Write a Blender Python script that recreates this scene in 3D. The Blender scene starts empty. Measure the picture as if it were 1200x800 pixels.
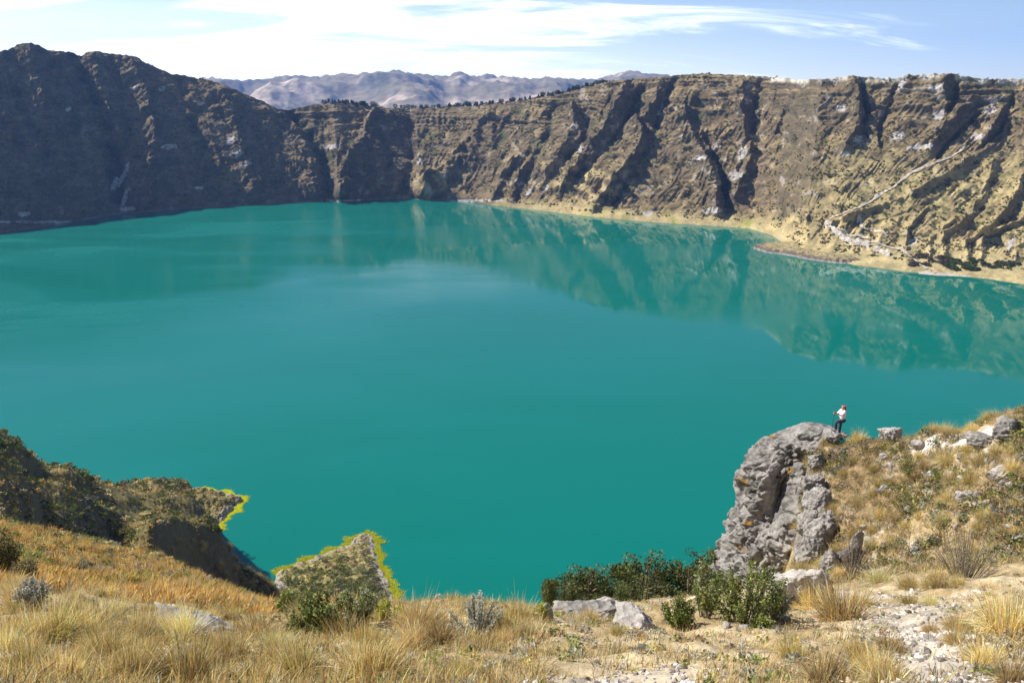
import bpy, math, random
import numpy as np
from mathutils import Vector
random.seed(7); RNG = np.random.default_rng(11)
R = math.radians
F = 942.0; PITCH = R(17.7); H = 300.0
CP, SP = math.cos(PITCH), math.sin(PITCH)
SUN_AZ, SUN_EL = R(-71), R(45)          # azimuth from +Y towards +X
scene = bpy.context.scene
COL = scene.collection

# ------------------------------------------------------------------ noise
_p = np.random.default_rng(3).permutation(256).astype(np.int32)
PERM = np.concatenate([_p, _p, _p])
_g = np.random.default_rng(5).normal(size=(256, 3)); GRAD = (_g/np.linalg.norm(_g, axis=1)[:, None]).astype(np.float32)
def pn(x, y, z):
    x, y, z = np.broadcast_arrays(x, y, z)
    xi = np.floor(x).astype(np.int64); yi = np.floor(y).astype(np.int64); zi = np.floor(z).astype(np.int64)
    fx = (x-xi).astype(np.float32); fy = (y-yi).astype(np.float32); fz = (z-zi).astype(np.float32)
    w = [t*t*t*(t*(t*6-15)+10) for t in (fx, fy, fz)]
    xi &= 255; yi &= 255; zi &= 255
    out = np.zeros(x.shape, np.float32)
    for a in (0, 1):
        pa = PERM[(xi+a) & 255]; wa = w[0] if a else 1-w[0]
        for b in (0, 1):
            pb = PERM[pa+((yi+b) & 255)]; wb = w[1] if b else 1-w[1]
            for c in (0, 1):
                g = GRAD[PERM[pb+((zi+c) & 255)] & 255]; wc = w[2] if c else 1-w[2]
                out += wa*wb*wc*(g[..., 0]*(fx-a)+g[..., 1]*(fy-b)+g[..., 2]*(fz-c))
    return out*1.5
def fbm(x, y, z, o=4, gain=.5, lac=2.03):
    s = 0; a = 1.
    for i in range(o):
        s = s+a*pn(x+i*17.3, y+i*5.1, z+i*9.7); a *= gain; x = x*lac; y = y*lac; z = z*lac
    return s
def ridge(x, y, z, o=3, gain=.5, lac=2.1):
    s = 0; a = 1.; w = 1.
    for i in range(o):
        n = 1-np.abs(pn(x+i*13.1, y+i*7.7, z+i*3.3))*1.8
        n = np.clip(n, -.3, 1)*w; s = s+a*n; w = np.clip(n*1.4, 0.2, 1); a *= gain; x = x*lac; y = y*lac; z = z*lac
    return s
def sstep(a, b, x):
    t = np.clip((x-a)/(b-a), 0, 1); return t*t*(3-2*t)
def lerp(a, b, t): return a+(b-a)*t

# ------------------------------------------------------------------ camera maths
def rays(u, v):
    dx = (np.asarray(u, float)-600)/F; dy = (400-np.asarray(v, float))/F
    return dx, CP+dy*SP, -SP+dy*CP
def P(u, v, r):
    x, y, z = rays(u, v); s = r/np.hypot(x, y)
    return np.stack([x*s, y*s, H+z*s], -1)
def Rw(u, v, zz=0.):                       # horizontal range where the ray of a pixel meets height zz
    x, y, z = rays(u, v); return (zz-H)/z*np.hypot(x, y)
def proj(p):
    p = np.asarray(p); x = p[..., 0]; y = p[..., 1]; z = p[..., 2]-H
    d = y*CP-z*SP; up = y*SP+z*CP
    return 600+F*x/d, 400-F*up/d, d

# ------------------------------------------------------------------ mesh / object helpers
def mesh_np(name, V, Fc, mats=(), col=None, smooth=True, mi=None):
    me = bpy.data.meshes.new(name)
    V = np.asarray(V, np.float32); Fc = np.asarray(Fc, np.int32); n, k = Fc.shape
    me.vertices.add(len(V)); me.vertices.foreach_set('co', V.ravel())
    me.loops.add(n*k); me.loops.foreach_set('vertex_index', Fc.ravel())
    me.polygons.add(n); me.polygons.foreach_set('loop_start', np.arange(0, n*k, k, dtype=np.int32))
    me.polygons.foreach_set('use_smooth', np.full(n, smooth))
    for m in mats: me.materials.append(m)
    if mi is not None: me.polygons.foreach_set('material_index', np.asarray(mi, np.int32))
    me.update(calc_edges=True)
    if col is not None:
        a = me.color_attributes.new('col', 'FLOAT_COLOR', 'POINT')
        c = np.ones((len(V), 4), np.float32); c[:, :3] = col; a.data.foreach_set('color', c.ravel())
    return me
def link(name, me, parent=None, loc=None):
    o = bpy.data.objects.new(name, me); COL.objects.link(o)
    if parent is not None: o.parent = parent
    if loc is not None: o.location = loc
    return o
def tag(o, label=None, cat=None, group=None, kind=None):
    if label: o['label'] = label
    if cat: o['category'] = cat
    if group: o['group'] = group
    if kind: o['kind'] = kind
    return o
def empty(name, loc, rz=0, s=1):
    o = bpy.data.objects.new(name, None); COL.objects.link(o); o.location = loc; o.rotation_euler[2] = rz; o.scale = (s, s, s) if np.isscalar(s) else s
    o.empty_display_size = .2
    return o
def grid_faces(nr, nc, wrap=False):
    i = np.arange(nr-1)[:, None]; j = np.arange(nc if wrap else nc-1)[None, :]; j2 = (j+1) % nc
    a = i*nc+j; b = i*nc+j2; c = (i+1)*nc+j2; d = (i+1)*nc+j
    return np.stack([a, b, c, d], -1).reshape(-1, 4)
def smooth_ax(a, w, ax):
    if w < 1: return a
    k = np.exp(-.5*(np.arange(-3*w, 3*w+1)/w)**2); k /= k.sum()
    pad = [(0, 0)]*a.ndim; pad[ax] = (3*w, 3*w); b = np.pad(a, pad, mode='edge')
    return np.apply_along_axis(lambda m: np.convolve(m, k, 'valid'), ax, b)

# ------------------------------------------------------------------ materials
def newmat(name):
    m = bpy.data.materials.new(name); m.use_nodes = True; nt = m.node_tree; nt.nodes.clear()
    out = nt.nodes.new('ShaderNodeOutputMaterial'); return m, nt, out
def N(nt, t, **kw):
    n = nt.nodes.new(t)
    for k, v in kw.items():
        if k.startswith('i_'):
            n.inputs[k[2:].replace('_', ' ')].default_value = v
        else: setattr(n, k, v)
    return n
def ground_mat(name, scales=(.5, 4.), amt=.45, bump=.5, bdist=.3, rough=.95):
    """surface colour comes from the ground cover stored per vertex, broken up by two sizes of noise"""
    m, nt, out = newmat(name)
    at = N(nt, 'ShaderNodeAttribute', attribute_name='col')
    geo = N(nt, 'ShaderNodeNewGeometry')
    last = at.outputs['Color']; hs = []
    for i, s in enumerate(scales):
        nz = N(nt, 'ShaderNodeTexNoise', i_Scale=s, i_Detail=6., i_Roughness=.65); nt.links.new(geo.outputs['Position'], nz.inputs['Vector'])
        mr = N(nt, 'ShaderNodeMapRange'); mr.inputs['From Min'].default_value = .3; mr.inputs['From Max'].default_value = .7
        mr.inputs['To Min'].default_value = 1-amt; mr.inputs['To Max'].default_value = 1+amt
        nt.links.new(nz.outputs['Fac'], mr.inputs['Value'])
        vm = N(nt, 'ShaderNodeVectorMath', operation='SCALE'); nt.links.new(last, vm.inputs[0]); nt.links.new(mr.outputs[0], vm.inputs['Scale'])
        last = vm.outputs[0]; hs.append(nz)
    bs = N(nt, 'ShaderNodeBsdfPrincipled', i_Roughness=rough); bs.inputs['Specular IOR Level'].default_value = .15
    nt.links.new(last, bs.inputs['Base Color'])
    bp = N(nt, 'ShaderNodeBump', i_Strength=bump, i_Distance=bdist); nt.links.new(hs[-1].outputs['Fac'], bp.inputs['Height']); nt.links.new(bp.outputs[0], bs.inputs['Normal'])
    nt.links.new(bs.outputs[0], out.inputs[0]); return m
def leaf_mat(name, color=None, trans=.25, var=.35):
    m, nt, out = newmat(name)
    if color is None: src = N(nt, 'ShaderNodeAttribute', attribute_name='col').outputs['Color']
    else:
        c = N(nt, 'ShaderNodeRGB'); c.outputs[0].default_value = (*color, 1); src = c.outputs[0]
    oi = N(nt, 'ShaderNodeObjectInfo'); mr = N(nt, 'ShaderNodeMapRange'); mr.inputs['To Min'].default_value = 1-var*.6; mr.inputs['To Max'].default_value = 1+var*.6
    nt.links.new(oi.outputs['Random'], mr.inputs['Value'])
    vm = N(nt, 'ShaderNodeVectorMath', operation='SCALE'); nt.links.new(src, vm.inputs[0]); nt.links.new(mr.outputs[0], vm.inputs['Scale'])
    d = N(nt, 'ShaderNodeBsdfPrincipled', i_Roughness=.7); d.inputs['Specular IOR Level'].default_value = .25
    t = N(nt, 'ShaderNodeBsdfTranslucent'); mx = N(nt, 'ShaderNodeMixShader', i_Fac=trans)
    nt.links.new(vm.outputs[0], d.inputs['Base Color']); nt.links.new(vm.outputs[0], t.inputs['Color'])
    nt.links.new(d.outputs[0], mx.inputs[1]); nt.links.new(t.outputs[0], mx.inputs[2]); nt.links.new(mx.outputs[0], out.inputs[0]); return m
def rock_mat(name, c1, c2, scale=3., lichen=None, lich_amt=.6, bump=.6, bdist=.08):
    m, nt, out = newmat(name)
    tc = N(nt, 'ShaderNodeTexCoord')
    n1 = N(nt, 'ShaderNodeTexNoise', i_Scale=scale, i_Detail=8., i_Roughness=.7); nt.links.new(tc.outputs['Object'], n1.inputs['Vector'])
    cr = N(nt, 'ShaderNodeValToRGB'); cr.color_ramp.elements[0].position = .35; cr.color_ramp.elements[1].position = .65
    cr.color_ramp.elements[0].color = (*c2, 1); cr.color_ramp.elements[1].color = (*c1, 1); nt.links.new(n1.outputs['Fac'], cr.inputs[0])
    last = cr.outputs[0]
    if lichen:
        n2 = N(nt, 'ShaderNodeTexNoise', i_Scale=scale*.8, i_Detail=5.); nt.links.new(tc.outputs['Object'], n2.inputs['Vector'])
        r2 = N(nt, 'ShaderNodeValToRGB'); r2.color_ramp.elements[0].position = lich_amt; r2.color_ramp.elements[1].position = lich_amt+.03; nt.links.new(n2.outputs['Fac'], r2.inputs[0])
        mx = N(nt, 'ShaderNodeMix', data_type='RGBA'); mx.inputs[7].default_value = (*lichen, 1)
        nt.links.new(r2.outputs[0], mx.inputs[0]); nt.links.new(last, mx.inputs[6]); last = mx.outputs[2]
    vo = N(nt, 'ShaderNodeTexVoronoi', i_Scale=scale*2.5); nt.links.new(tc.outputs['Object'], vo.inputs['Vector'])
    b = N(nt, 'ShaderNodeBsdfPrincipled', i_Roughness=.9); b.inputs['Specular IOR Level'].default_value = .2; nt.links.new(last, b.inputs['Base Color'])
    ad = N(nt, 'ShaderNodeMath', operation='ADD'); nt.links.new(n1.outputs['Fac'], ad.inputs[0]); nt.links.new(vo.outputs['Distance'], ad.inputs[1])
    bp = N(nt, 'ShaderNodeBump', i_Strength=bump, i_Distance=bdist); nt.links.new(ad.outputs[0], bp.inputs['Height']); nt.links.new(bp.outputs[0], b.inputs['Normal'])
    nt.links.new(b.outputs[0], out.inputs[0]); return m
def plain(name, c, rough=.7, metal=0., nscale=8., amt=.12):
    m, nt, out = newmat(name)
    tc = N(nt, 'ShaderNodeTexCoord'); nz = N(nt, 'ShaderNodeTexNoise', i_Scale=nscale, i_Detail=4.); nt.links.new(tc.outputs['Object'], nz.inputs['Vector'])
    mr = N(nt, 'ShaderNodeMapRange'); mr.inputs['To Min'].default_value = 1-amt; mr.inputs['To Max'].default_value = 1+amt; nt.links.new(nz.outputs['Fac'], mr.inputs['Value'])
    vm = N(nt, 'ShaderNodeVectorMath', operation='SCALE'); vm.inputs[0].default_value = c; nt.links.new(mr.outputs[0], vm.inputs['Scale'])
    b = N(nt, 'ShaderNodeBsdfPrincipled', i_Roughness=rough, i_Metallic=metal); nt.links.new(vm.outputs[0], b.inputs['Base Color']); nt.links.new(b.outputs[0], out.inputs[0]); return m

M_WALL = ground_mat('crater_ground', (.02, .14), .24, 1., 3.)
M_FAR = ground_mat('mountain_ground', (.002, .01), .35, .6, 40.)
M_NEAR = ground_mat('near_ground', (.6, 7.), .3, .7, .06)
M_GRASS = leaf_mat('dry_blades', None, .34, .3)
M_LEAF = leaf_mat('leaves', None, .3, .3)
M_BARK = plain('bark', (.16, .12, .08), .9, nscale=20, amt=.3)
M_WOOD = plain('grey_stem', (.22, .18, .14), .9, nscale=20, amt=.3)

# ================================================================== WORLD, SUN, CAMERA
w = bpy.data.worlds.new('World'); scene.world = w; w.use_nodes = True
nt = w.node_tree; nt.nodes.clear()
wo = nt.nodes.new('ShaderNodeOutputWorld'); bg = nt.nodes.new('ShaderNodeBackground'); bg.inputs[1].default_value = .088
sky = nt.nodes.new('ShaderNodeTexSky'); sky.sky_type = 'NISHITA'; sky.sun_disc = False
sky.sun_elevation = SUN_EL; sky.sun_rotation = SUN_AZ; sky.altitude = 3800; sky.air_density = 1.; sky.dust_density = .2; sky.ozone_density = 1.0
tc = nt.nodes.new('ShaderNodeTexCoord')
sx = N(nt, 'ShaderNodeSeparateXYZ'); nt.links.new(tc.outputs['Generated'], sx.inputs[0])
def mth(op, a, b=None, c=None):
    n = nt.nodes.new('ShaderNodeMath'); n.operation = op
    for i, q in enumerate((a, b, c)):
        if q is None: continue
        if isinstance(q, (int, float)): n.inputs[i].default_value = q
        else: nt.links.new(q, n.inputs[i])
    return n.outputs[0]
den = mth('ADD', mth('MAXIMUM', sx.outputs[2], 0.), .22)
cx = N(nt, 'ShaderNodeCombineXYZ'); nt.links.new(mth('DIVIDE', sx.outputs[0], den), cx.inputs[0]); nt.links.new(mth('DIVIDE', sx.outputs[1], den), cx.inputs[1])
mp = N(nt, 'ShaderNodeMapping'); mp.inputs['Rotation'].default_value = (0, 0, R(-20)); mp.inputs['Scale'].default_value = (.5, 1.6, 1); nt.links.new(cx.outputs[0], mp.inputs[0])
n1 = N(nt, 'ShaderNodeTexNoise', i_Scale=1.5, i_Detail=9., i_Roughness=.62, i_Distortion=1.1); nt.links.new(mp.outputs[0], n1.inputs['Vector'])
# more cirrus towards the left (west) and low down, clearer to the upper right
side = mth('ADD', mth('MULTIPLY', mth('ABSOLUTE', mth('ADD', sx.outputs[0], .24)), -.34), .09)
cov = mth('ADD', mth('ADD', mth('ADD', n1.outputs['Fac'], side), .0), mth('MULTIPLY', mth('MAXIMUM', mth('SUBTRACT', sx.outputs[2], .12), 0.), -1.35))
mr = N(nt, 'ShaderNodeMapRange'); mr.interpolation_type = 'SMOOTHERSTEP'; mr.inputs['From Min'].default_value = .40; mr.inputs['From Max'].default_value = .68; nt.links.new(cov, mr.inputs['Value'])
low = N(nt, 'ShaderNodeMapRange'); low.inputs['From Min'].default_value = -.02; low.inputs['From Max'].default_value = .12; low.inputs['To Min'].default_value = .8; low.inputs['To Max'].default_value = 0.; nt.links.new(sx.outputs[2], low.inputs['Value'])
lowl = mth('MULTIPLY', low.outputs[0], mth('MAXIMUM', mth('SUBTRACT', .8, mth('MULTIPLY', sx.outputs[0], 1.3)), 0.))
fac = mth('MINIMUM', mth('ADD', mr.outputs[0], lowl), .95)
mix = N(nt, 'ShaderNodeMix', data_type='RGBA'); mix.inputs[7].default_value = (16.5, 16.9, 17.4, 1)
nt.links.new(fac, mix.inputs[0]); nt.links.new(sky.outputs[0], mix.inputs[6]); nt.links.new(mix.outputs[2], bg.inputs[0]); nt.links.new(bg.outputs[0], wo.inputs[0])

sl = bpy.data.lights.new('sun', 'SUN'); sl.energy = 5.0; sl.angle = R(.55); sl.color = (1, .95, .86)
so = link('sun', sl); sd = Vector((math.cos(SUN_EL)*math.sin(SUN_AZ), math.cos(SUN_EL)*math.cos(SUN_AZ), math.sin(SUN_EL)))
so.rotation_euler = sd.to_track_quat('Z', 'Y').to_euler(); so.location = (0, 0, 900)
cam = bpy.data.cameras.new('camera'); cam.sensor_width = 36; cam.lens = 36*F/1200; cam.clip_end = 90000; cam.clip_start = .1
co = link('camera', cam); co.location = (0, 0, H); co.rotation_euler = (math.pi/2-PITCH, 0, 0); scene.camera = co
vs = scene.view_settings; vs.view_transform = 'Standard'; vs.look = 'None'; vs.gamma = 1; vs.exposure = .70; vs.use_curve_mapping = False
scene.cycles.max_bounces = 6; scene.cycles.volume_bounces = 0; scene.cycles.use_denoising = True

# ================================================================== FAR CRATER WALL
SHORE = np.array([(-900, 420), (-500, 330), (-200, 296), (0, 273), (35, 268), (70, 262), (100, 257), (140, 251), (200, 246), (300, 240), (385, 235.5), (398, 236.5), (412, 235.5), (440, 234), (484, 232.5), (492, 234), (540, 236), (600, 243), (660, 250), (700, 255), (760, 260), (800, 262.5), (840, 265), (880, 268), (905, 276), (922, 288), (940, 301), (960, 304), (1000, 310), (1060, 318), (1100, 321.5), (1150, 325.5), (1200, 333), (1350, 350), (1700, 400), (2200, 520)], float)
SKYL = np.array([(-900, 70), (-500, 48), (-200, 55), (-60, 66), (0, 60), (10, 58), (22, 52), (30, 50), (45, 53), (58, 59.5), (68, 60), (80, 60), (95, 66), (104, 60), (118, 61), (130, 63), (145, 64.5), (158, 66), (172, 74), (190, 82), (200, 86), (240, 93), (262, 99), (280, 107), (310, 120), (326, 128), (340, 129), (352, 126), (370, 122), (400, 122), (430, 124), (460, 127), (490, 127.5), (520, 126), (560, 124), (600, 119.5), (650, 112), (680, 104), (700, 99), (722, 94), (750, 92), (780, 90), (800, 87.5), (830, 86), (860, 88), (900, 90), (940, 93.5), (975, 92), (995, 89), (1004, 89.5), (1030, 91), (1050, 92), (1060, 88), (1090, 87.5), (1115, 86), (1130, 89), (1160, 93), (1200, 92), (1400, 84), (2200, 60)], float)
DR = np.array([(-900, 340), (0, 325), (150, 325), (330, 215), (420, 250), (560, 290), (700, 350), (900, 380), (1000, 430), (1200, 520), (2200, 600)], float)
ue = np.concatenate([np.linspace(-900, -20, 240), np.arange(-19, 1219, .72), np.linspace(1220, 2100, 240)])
NR = 330
tt = np.linspace(0, 1, NR)
U, T = np.meshgrid(ue, tt)
vs_ = np.interp(ue, SHORE[:, 0], SHORE[:, 1]); vk = np.interp(ue, SKYL[:, 0], SKYL[:, 1])
dr = np.interp(ue, DR[:, 0], DR[:, 1])
sx_, sy_, sz_ = rays(ue, vs_); Dsh = Rw(ue, vs_)
az = np.arctan2(sx_, sy_)                        # azimuth of the column
# rim: elevation angle of the skyline as seen on this azimuth
kx, ky, kz = rays(ue, vk); kaz = np.arctan2(kx, ky); kel = kz/np.hypot(kx, ky)
rim_el = np.interp(az, kaz, kel)
ucol = np.interp(az, kaz, ue)                    # skyline pixel column on this azimuth
Drim = Dsh+dr; Zr = H+rim_el*Drim
# profiles: rise against horizontal fraction
left_p = (np.array([0, .015, .06, .2, .4, .6, .8, .93, 1]), np.array([0, .03, .09, .25, .45, .63, .80, .93, 1.0]))
mid_p = (np.array([0, .02, .08, .2, .4, .6, .8, .9, 1]), np.array([0, .06, .16, .32, .52, .68, .82, .92, 1.0]))
rgt_p = (np.array([0, .02, .1, .2, .4, .6, .8, .93, 1]), np.array([0, .012, .045, .13, .35, .57, .77, .91, 1.0]))
far_p = (np.array([0, .02, .12, .25, .45, .65, .82, .93, 1]), np.array([0, .012, .035, .10, .28, .48, .69, .86, 1.0]))
h = [np.interp(T, *p) for p in (left_p, mid_p, rgt_p, far_p)]
w_m = sstep(330, 380, U)*(1-sstep(500, 600, U)); w_r = sstep(500, 600, U)*(1-sstep(860, 960, U)); w_f = sstep(860, 960, U); w_l = 1-sstep(330, 380, U)
HH = h[0]*w_l+h[1]*w_m+h[2]*w_r+h[3]*w_f
# pixel row (about) of every grid node, for the traced spurs and gullies
Rr = Dsh[None, :]+dr[None, :]*T; Zz = Zr[None, :]*HH
X0 = Rr*np.sin(az)[None, :]; Y0 = Rr*np.cos(az)[None, :]
PU, PV, _ = proj(np.stack([X0, Y0, Zz], -1))
shear = np.interp(U, [-300, 0, 200, 330, 420, 520, 700, 900, 1000, 1200, 1500], [-.3, -.3, -.35, -.3, .1, .45, .65, .5, .9, 1.1, 1.])
wx = 9*fbm(PU/60, PV/60, 0*PU+3.3, 3); wy = 9*fbm(PU/60, PV/60, 0*PU+8.3, 3)
S = PU+wx+shear*(PV-160)
env = sstep(0, .10, HH)*(.35+.65*(1-sstep(.86, 1, HH)))
big = ridge(S/52, PV/260+.3, 0*PU+1.7, 2)-.75
med = ridge(S/21, PV/120, 0*PU+4.2, 2)-.7
fin = ridge(S/8.0, PV/50, 0*PU+7.1, 3)-.7
iso = fbm(X0/34, Y0/34, Zz/26, 5, .55)
amp = np.interp(U, [-900, 0, 200, 360, 520, 900, 1000, 1200], [26, 22, 17, 18, 22, 24, 17, 17])
lower_r = sstep(940, 1040, PU)*sstep(190, 230, PV)
modn = sstep(-.35, .45, fbm(PU/75, PV/60, 0*PU+41, 3)); modf = sstep(-.4, .4, fbm(PU/34, PV/30, 0*PU+45, 3))
disp = env*(amp*.42*big*(.3+.7*modn)+amp*.40*med*modn*modf+amp*.16*fin*modf)+iso*5.*(sstep(0, .05, HH)*.8+.2)
# rock bands: ledges that follow the height
zb = Zz+6*fbm(X0/160, Y0/160, 0*X0, 2)
strat = pn(0*zb+2.2, zb/13., X0/420)*1.0+.6*pn(0*zb+5.2, zb/5.5, X0/300)
bandw = sstep(.62, .8, HH)*(1-sstep(.97, 1, HH))*sstep(330, 420, U)+.30*sstep(.1, .4, HH)
bandw = bandw*(.4+.9*sstep(-.2, .4, fbm(PU/70, PV/40, 0*PU+31, 2)))
disp += strat*6.5*bandw
FEAT = [  # traced spurs (+) and gullies (-): amplitude, half width left, right, points
 (-60, 24, 14, [(82, 60), (102, 100), (128, 150), (140, 195), (141, 250)]),
 (30, 16, 30, [(108, 62), (118, 100), (137, 160), (160, 200), (160, 248)]),
 (34, 18, 26, [(150, 64), (172, 110), (182, 160), (178, 200), (176, 248)]),
 (-22, 9, 10, [(128, 62), (145, 110), (150, 160), (150, 200)]),
 (26, 14, 18, [(66, 62), (92, 98), (112, 130), (122, 160)]),
 (24, 20, 12, [(34, 52), (48, 90), (52, 130)]),
 (-20, 12, 20, [(8, 60), (20, 110), (60, 190)]),
 (20, 30, 30, [(-20, 120), (20, 165), (50, 190)]),
 (-24, 18, 18, [(215, 92), (226, 140), (240, 190), (250, 238)]),
 (22, 26, 26, [(258, 100), (275, 150), (290, 200), (300, 236)]),
 (30, 30, 14, [(318, 126), (345, 150), (362, 180), (370, 230)]),
 (-55, 16, 16, [(340, 132), (362, 155), (380, 185), (390, 236)]),
 (62, 11, 46, [(440, 132), (432, 155), (420, 172), (410, 190), (401, 206), (397, 236)]),
 (-46, 18, 14, [(500, 150), (488, 172), (478, 200), (472, 234)]),
 (-22, 8, 8, [(452, 165), (456, 190), (455, 234)]),
 (48, 12, 38, [(572, 136), (548, 168), (522, 196), (500, 212), (489, 233)]),
 (-26, 9, 9, [(556, 150), (545, 180), (530, 215)]),
 (24, 7, 10, [(600, 185), (590, 205), (574, 236)]),
 (24, 8, 9, [(618, 190), (606, 215), (592, 240)]),
 (-30, 10, 12, [(650, 120), (640, 160), (622, 200), (606, 235)]),
 (-46, 12, 9, [(684, 128), (690, 145), (686, 160), (668, 182)]),
 (34, 18, 9, [(672, 124), (672, 150), (660, 175), (640, 205)]),
 (46, 18, 10, [(733, 92), (732, 110), (706, 155), (680, 190), (655, 225)]),
 (-46, 7, 16, [(750, 100), (742, 128), (722, 158), (700, 180), (672, 212)]),
 (-20, 5, 6, [(714, 112), (702, 150), (690, 172)]),
 (48, 22, 9, [(742, 138), (752, 158), (752, 168), (734, 200), (712, 222), (694, 246)]),
 (-34, 6, 14, [(764, 158), (752, 188), (733, 212), (720, 240)]),
 (-44, 8, 14, [(790, 92), (777, 120), (768, 150)]),
 (30, 14, 8, [(775, 92), (766, 125), (756, 140)]),
 (36, 26, 10, [(800, 130), (812, 165), (828, 190), (838, 215), (842, 258)]),
 (-52, 7, 16, [(824, 158), (842, 190), (850, 220), (852, 255)]),
 (-30, 7, 10, [(892, 95), (884, 125), (878, 160), (868, 200)]),
 (26, 16, 8, [(872, 96), (868, 130), (880, 185), (862, 230)]),
 (-22, 6, 9, [(940, 100), (918, 140), (900, 175)]),
 (36, 18, 7, [(1000, 92), (1005, 120), (1007, 150), (992, 172)]),
 (-44, 5, 12, [(1010, 95), (1014, 130), (1012, 160)]),
 (-30, 6, 9, [(1052, 98), (1040, 128), (1030, 150), (1034, 168)]),
 (26, 18, 8, [(1108, 88), (1106, 105), (1108, 125)]),
 (-40, 5, 11, [(1120, 92), (1118, 112), (1112, 130)]),
 (28, 20, 8, [(1136, 122), (1112, 145), (1090, 175)]),
 (-38, 4, 13, [(1146, 130), (1120, 155), (1098, 180)]),
 (22, 12, 7, [(1175, 130), (1155, 165)]),
 (-30, 8, 8, [(1190, 110), (1172, 150), (1150, 175)]),
 (15, 26, 16, [(1170, 168), (1110, 205), (1060, 232), (1010, 250), (975, 262)]),
 (-8, 10, 16, [(1180, 185), (1120, 220), (1060, 250), (1020, 262)]),
 (20, 12, 8, [(1165, 190), (1150, 230), (1130, 262), (1105, 275)]),
 (24, 14, 8, [(1200, 205), (1180, 250), (1150, 275)]),
 (18, 10, 6, [(1085, 245), (1062, 272)]), (18, 10, 6, [(1120, 258), (1090, 280)]),
 (26, 16, 8, [(1220, 250), (1170, 270), (1132, 285)]), (22, 12, 9, [(1230, 270), (1190, 290)]),
]
for a, wl, wr, pts in FEAT:
    pts = np.array(pts, float); uc = np.interp(PV, pts[:, 1], pts[:, 0])+3.5*fbm(PV/18, PU*0+a, PU*0, 3)
    d = PU-uc+2.2*fbm(PU/5, PV/6, PU*0+a, 3); gw = 1. if a > 0 else .72; q = np.where(d < 0, -d/(wl*gw), d/(wr*gw))
    f = np.clip(1-q, 0, 1); f = f*(.45+.55*f) if a > 0 else f*f*(3-2*f)*.9
    vt, vb = pts[0, 1], pts[-1, 1]
    fade = sstep(vt-7, vt+5, PV)*(1-sstep(vb-2, vb+9, PV)) if vb < 232 else sstep(vt-7, vt+5, PV)
    disp += a*(.78 if a > 0 else .44)*f*fade*(1+.9*fbm(PU/22, PV/14, PU*0+a*.3, 3))*sstep(0, .07, HH)
slope_dir = .72
RR = Rr-disp*slope_dir; ZZ = Zz+disp*.5*sstep(0, .15, HH)*(1-sstep(.9, 1., HH))
ZZ += (1-sstep(0, .03, HH))*1.2*iso
ZZ[0] = -6; RR[0] = Dsh-12+4*fbm(ue/20, ue*0, ue*0, 3)
rimn = 3.2*fbm(ue/7, ue*0+3, ue*0, 4)
ZZ += rimn[None, :]*sstep(.93, 1, HH)
# outer flank beyond the rim
NO = 34; to = np.linspace(0, 1, NO+1)[1:]
UO, TO = np.meshgrid(ue, to)
RO = (RR[-1])[None, :]+TO**1.3*1500+3; ZO = (ZZ[-1])[None, :]-(TO**1.3)*330+7*fbm(UO/30, TO*9, 0*TO+2, 4)*sstep(0, .08, TO)-3*sstep(0, .03, TO)
XW = np.concatenate([RR, RO])*np.sin(az)[None, :]; YW = np.concatenate([RR, RO])*np.cos(az)[None, :]; ZW = np.concatenate([ZZ, ZO])
WALL = np.stack([XW, YW, ZW], -1)
WU, WV, WD = proj(WALL)
# ---- ground cover per vertex
def c3(r, g, b): return np.array([r, g, b], float)
gx = np.gradient(WALL, axis=1); gy = np.gradient(WALL, axis=0); nrm = np.cross(gx, gy); nrm /= np.linalg.norm(nrm, axis=-1, keepdims=True)+1e-9
nrm *= np.sign(nrm[..., 2:3]+1e-9)
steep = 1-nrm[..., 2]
n_a = fbm(WU/55, WV/38, 0*WU+1, 4); n_b = fbm(WU/13, WV/11, 0*WU+5, 4); n_c = fbm(WU/26+9, WV/22, 0*WU+9, 4)
HF = np.concatenate([HH, np.ones((NO, len(ue)))]); UU = np.concatenate([U, UO])
blend = lambda C, c, m: C*(1-m[..., None])+c*m[..., None]
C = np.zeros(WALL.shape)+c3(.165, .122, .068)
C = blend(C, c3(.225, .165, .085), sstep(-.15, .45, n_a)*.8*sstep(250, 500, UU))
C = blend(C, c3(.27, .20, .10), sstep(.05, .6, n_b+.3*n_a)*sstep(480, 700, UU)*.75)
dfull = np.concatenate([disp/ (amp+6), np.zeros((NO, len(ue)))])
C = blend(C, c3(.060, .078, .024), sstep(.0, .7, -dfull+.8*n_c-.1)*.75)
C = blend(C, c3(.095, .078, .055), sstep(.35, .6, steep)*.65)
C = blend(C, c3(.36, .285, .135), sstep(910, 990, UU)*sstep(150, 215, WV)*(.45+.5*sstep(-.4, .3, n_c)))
C = blend(C, c3(.085, .095, .032), sstep(930, 1010, UU)*sstep(170, 215, WV)*sstep(.1, .5, fbm(WU/10, WV/8, 0*WU+50, 3)-dfull*.3)*.8)
# dry yellow bench over the shoreline
bw_ = 1+.9*sstep(880, 960, UU); bench = (1-sstep(.025*bw_, .09*bw_, HF+.03*n_b))*sstep(545, 640, UU)
C = blend(C, c3(.42, .34, .17), bench*.85)
C = blend(C, c3(.30, .30, .055), bench*sstep(.1, .5, n_c)*(1-sstep(900, 950, UU))*.7)
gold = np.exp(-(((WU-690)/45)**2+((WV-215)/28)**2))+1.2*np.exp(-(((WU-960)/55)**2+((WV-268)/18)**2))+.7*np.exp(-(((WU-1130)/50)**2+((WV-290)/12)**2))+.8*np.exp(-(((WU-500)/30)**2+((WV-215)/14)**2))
C = blend(C, c3(.42, .32, .15), np.clip(gold*1.3, 0, 1)*sstep(-.3, .3, n_b)*.8)
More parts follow.
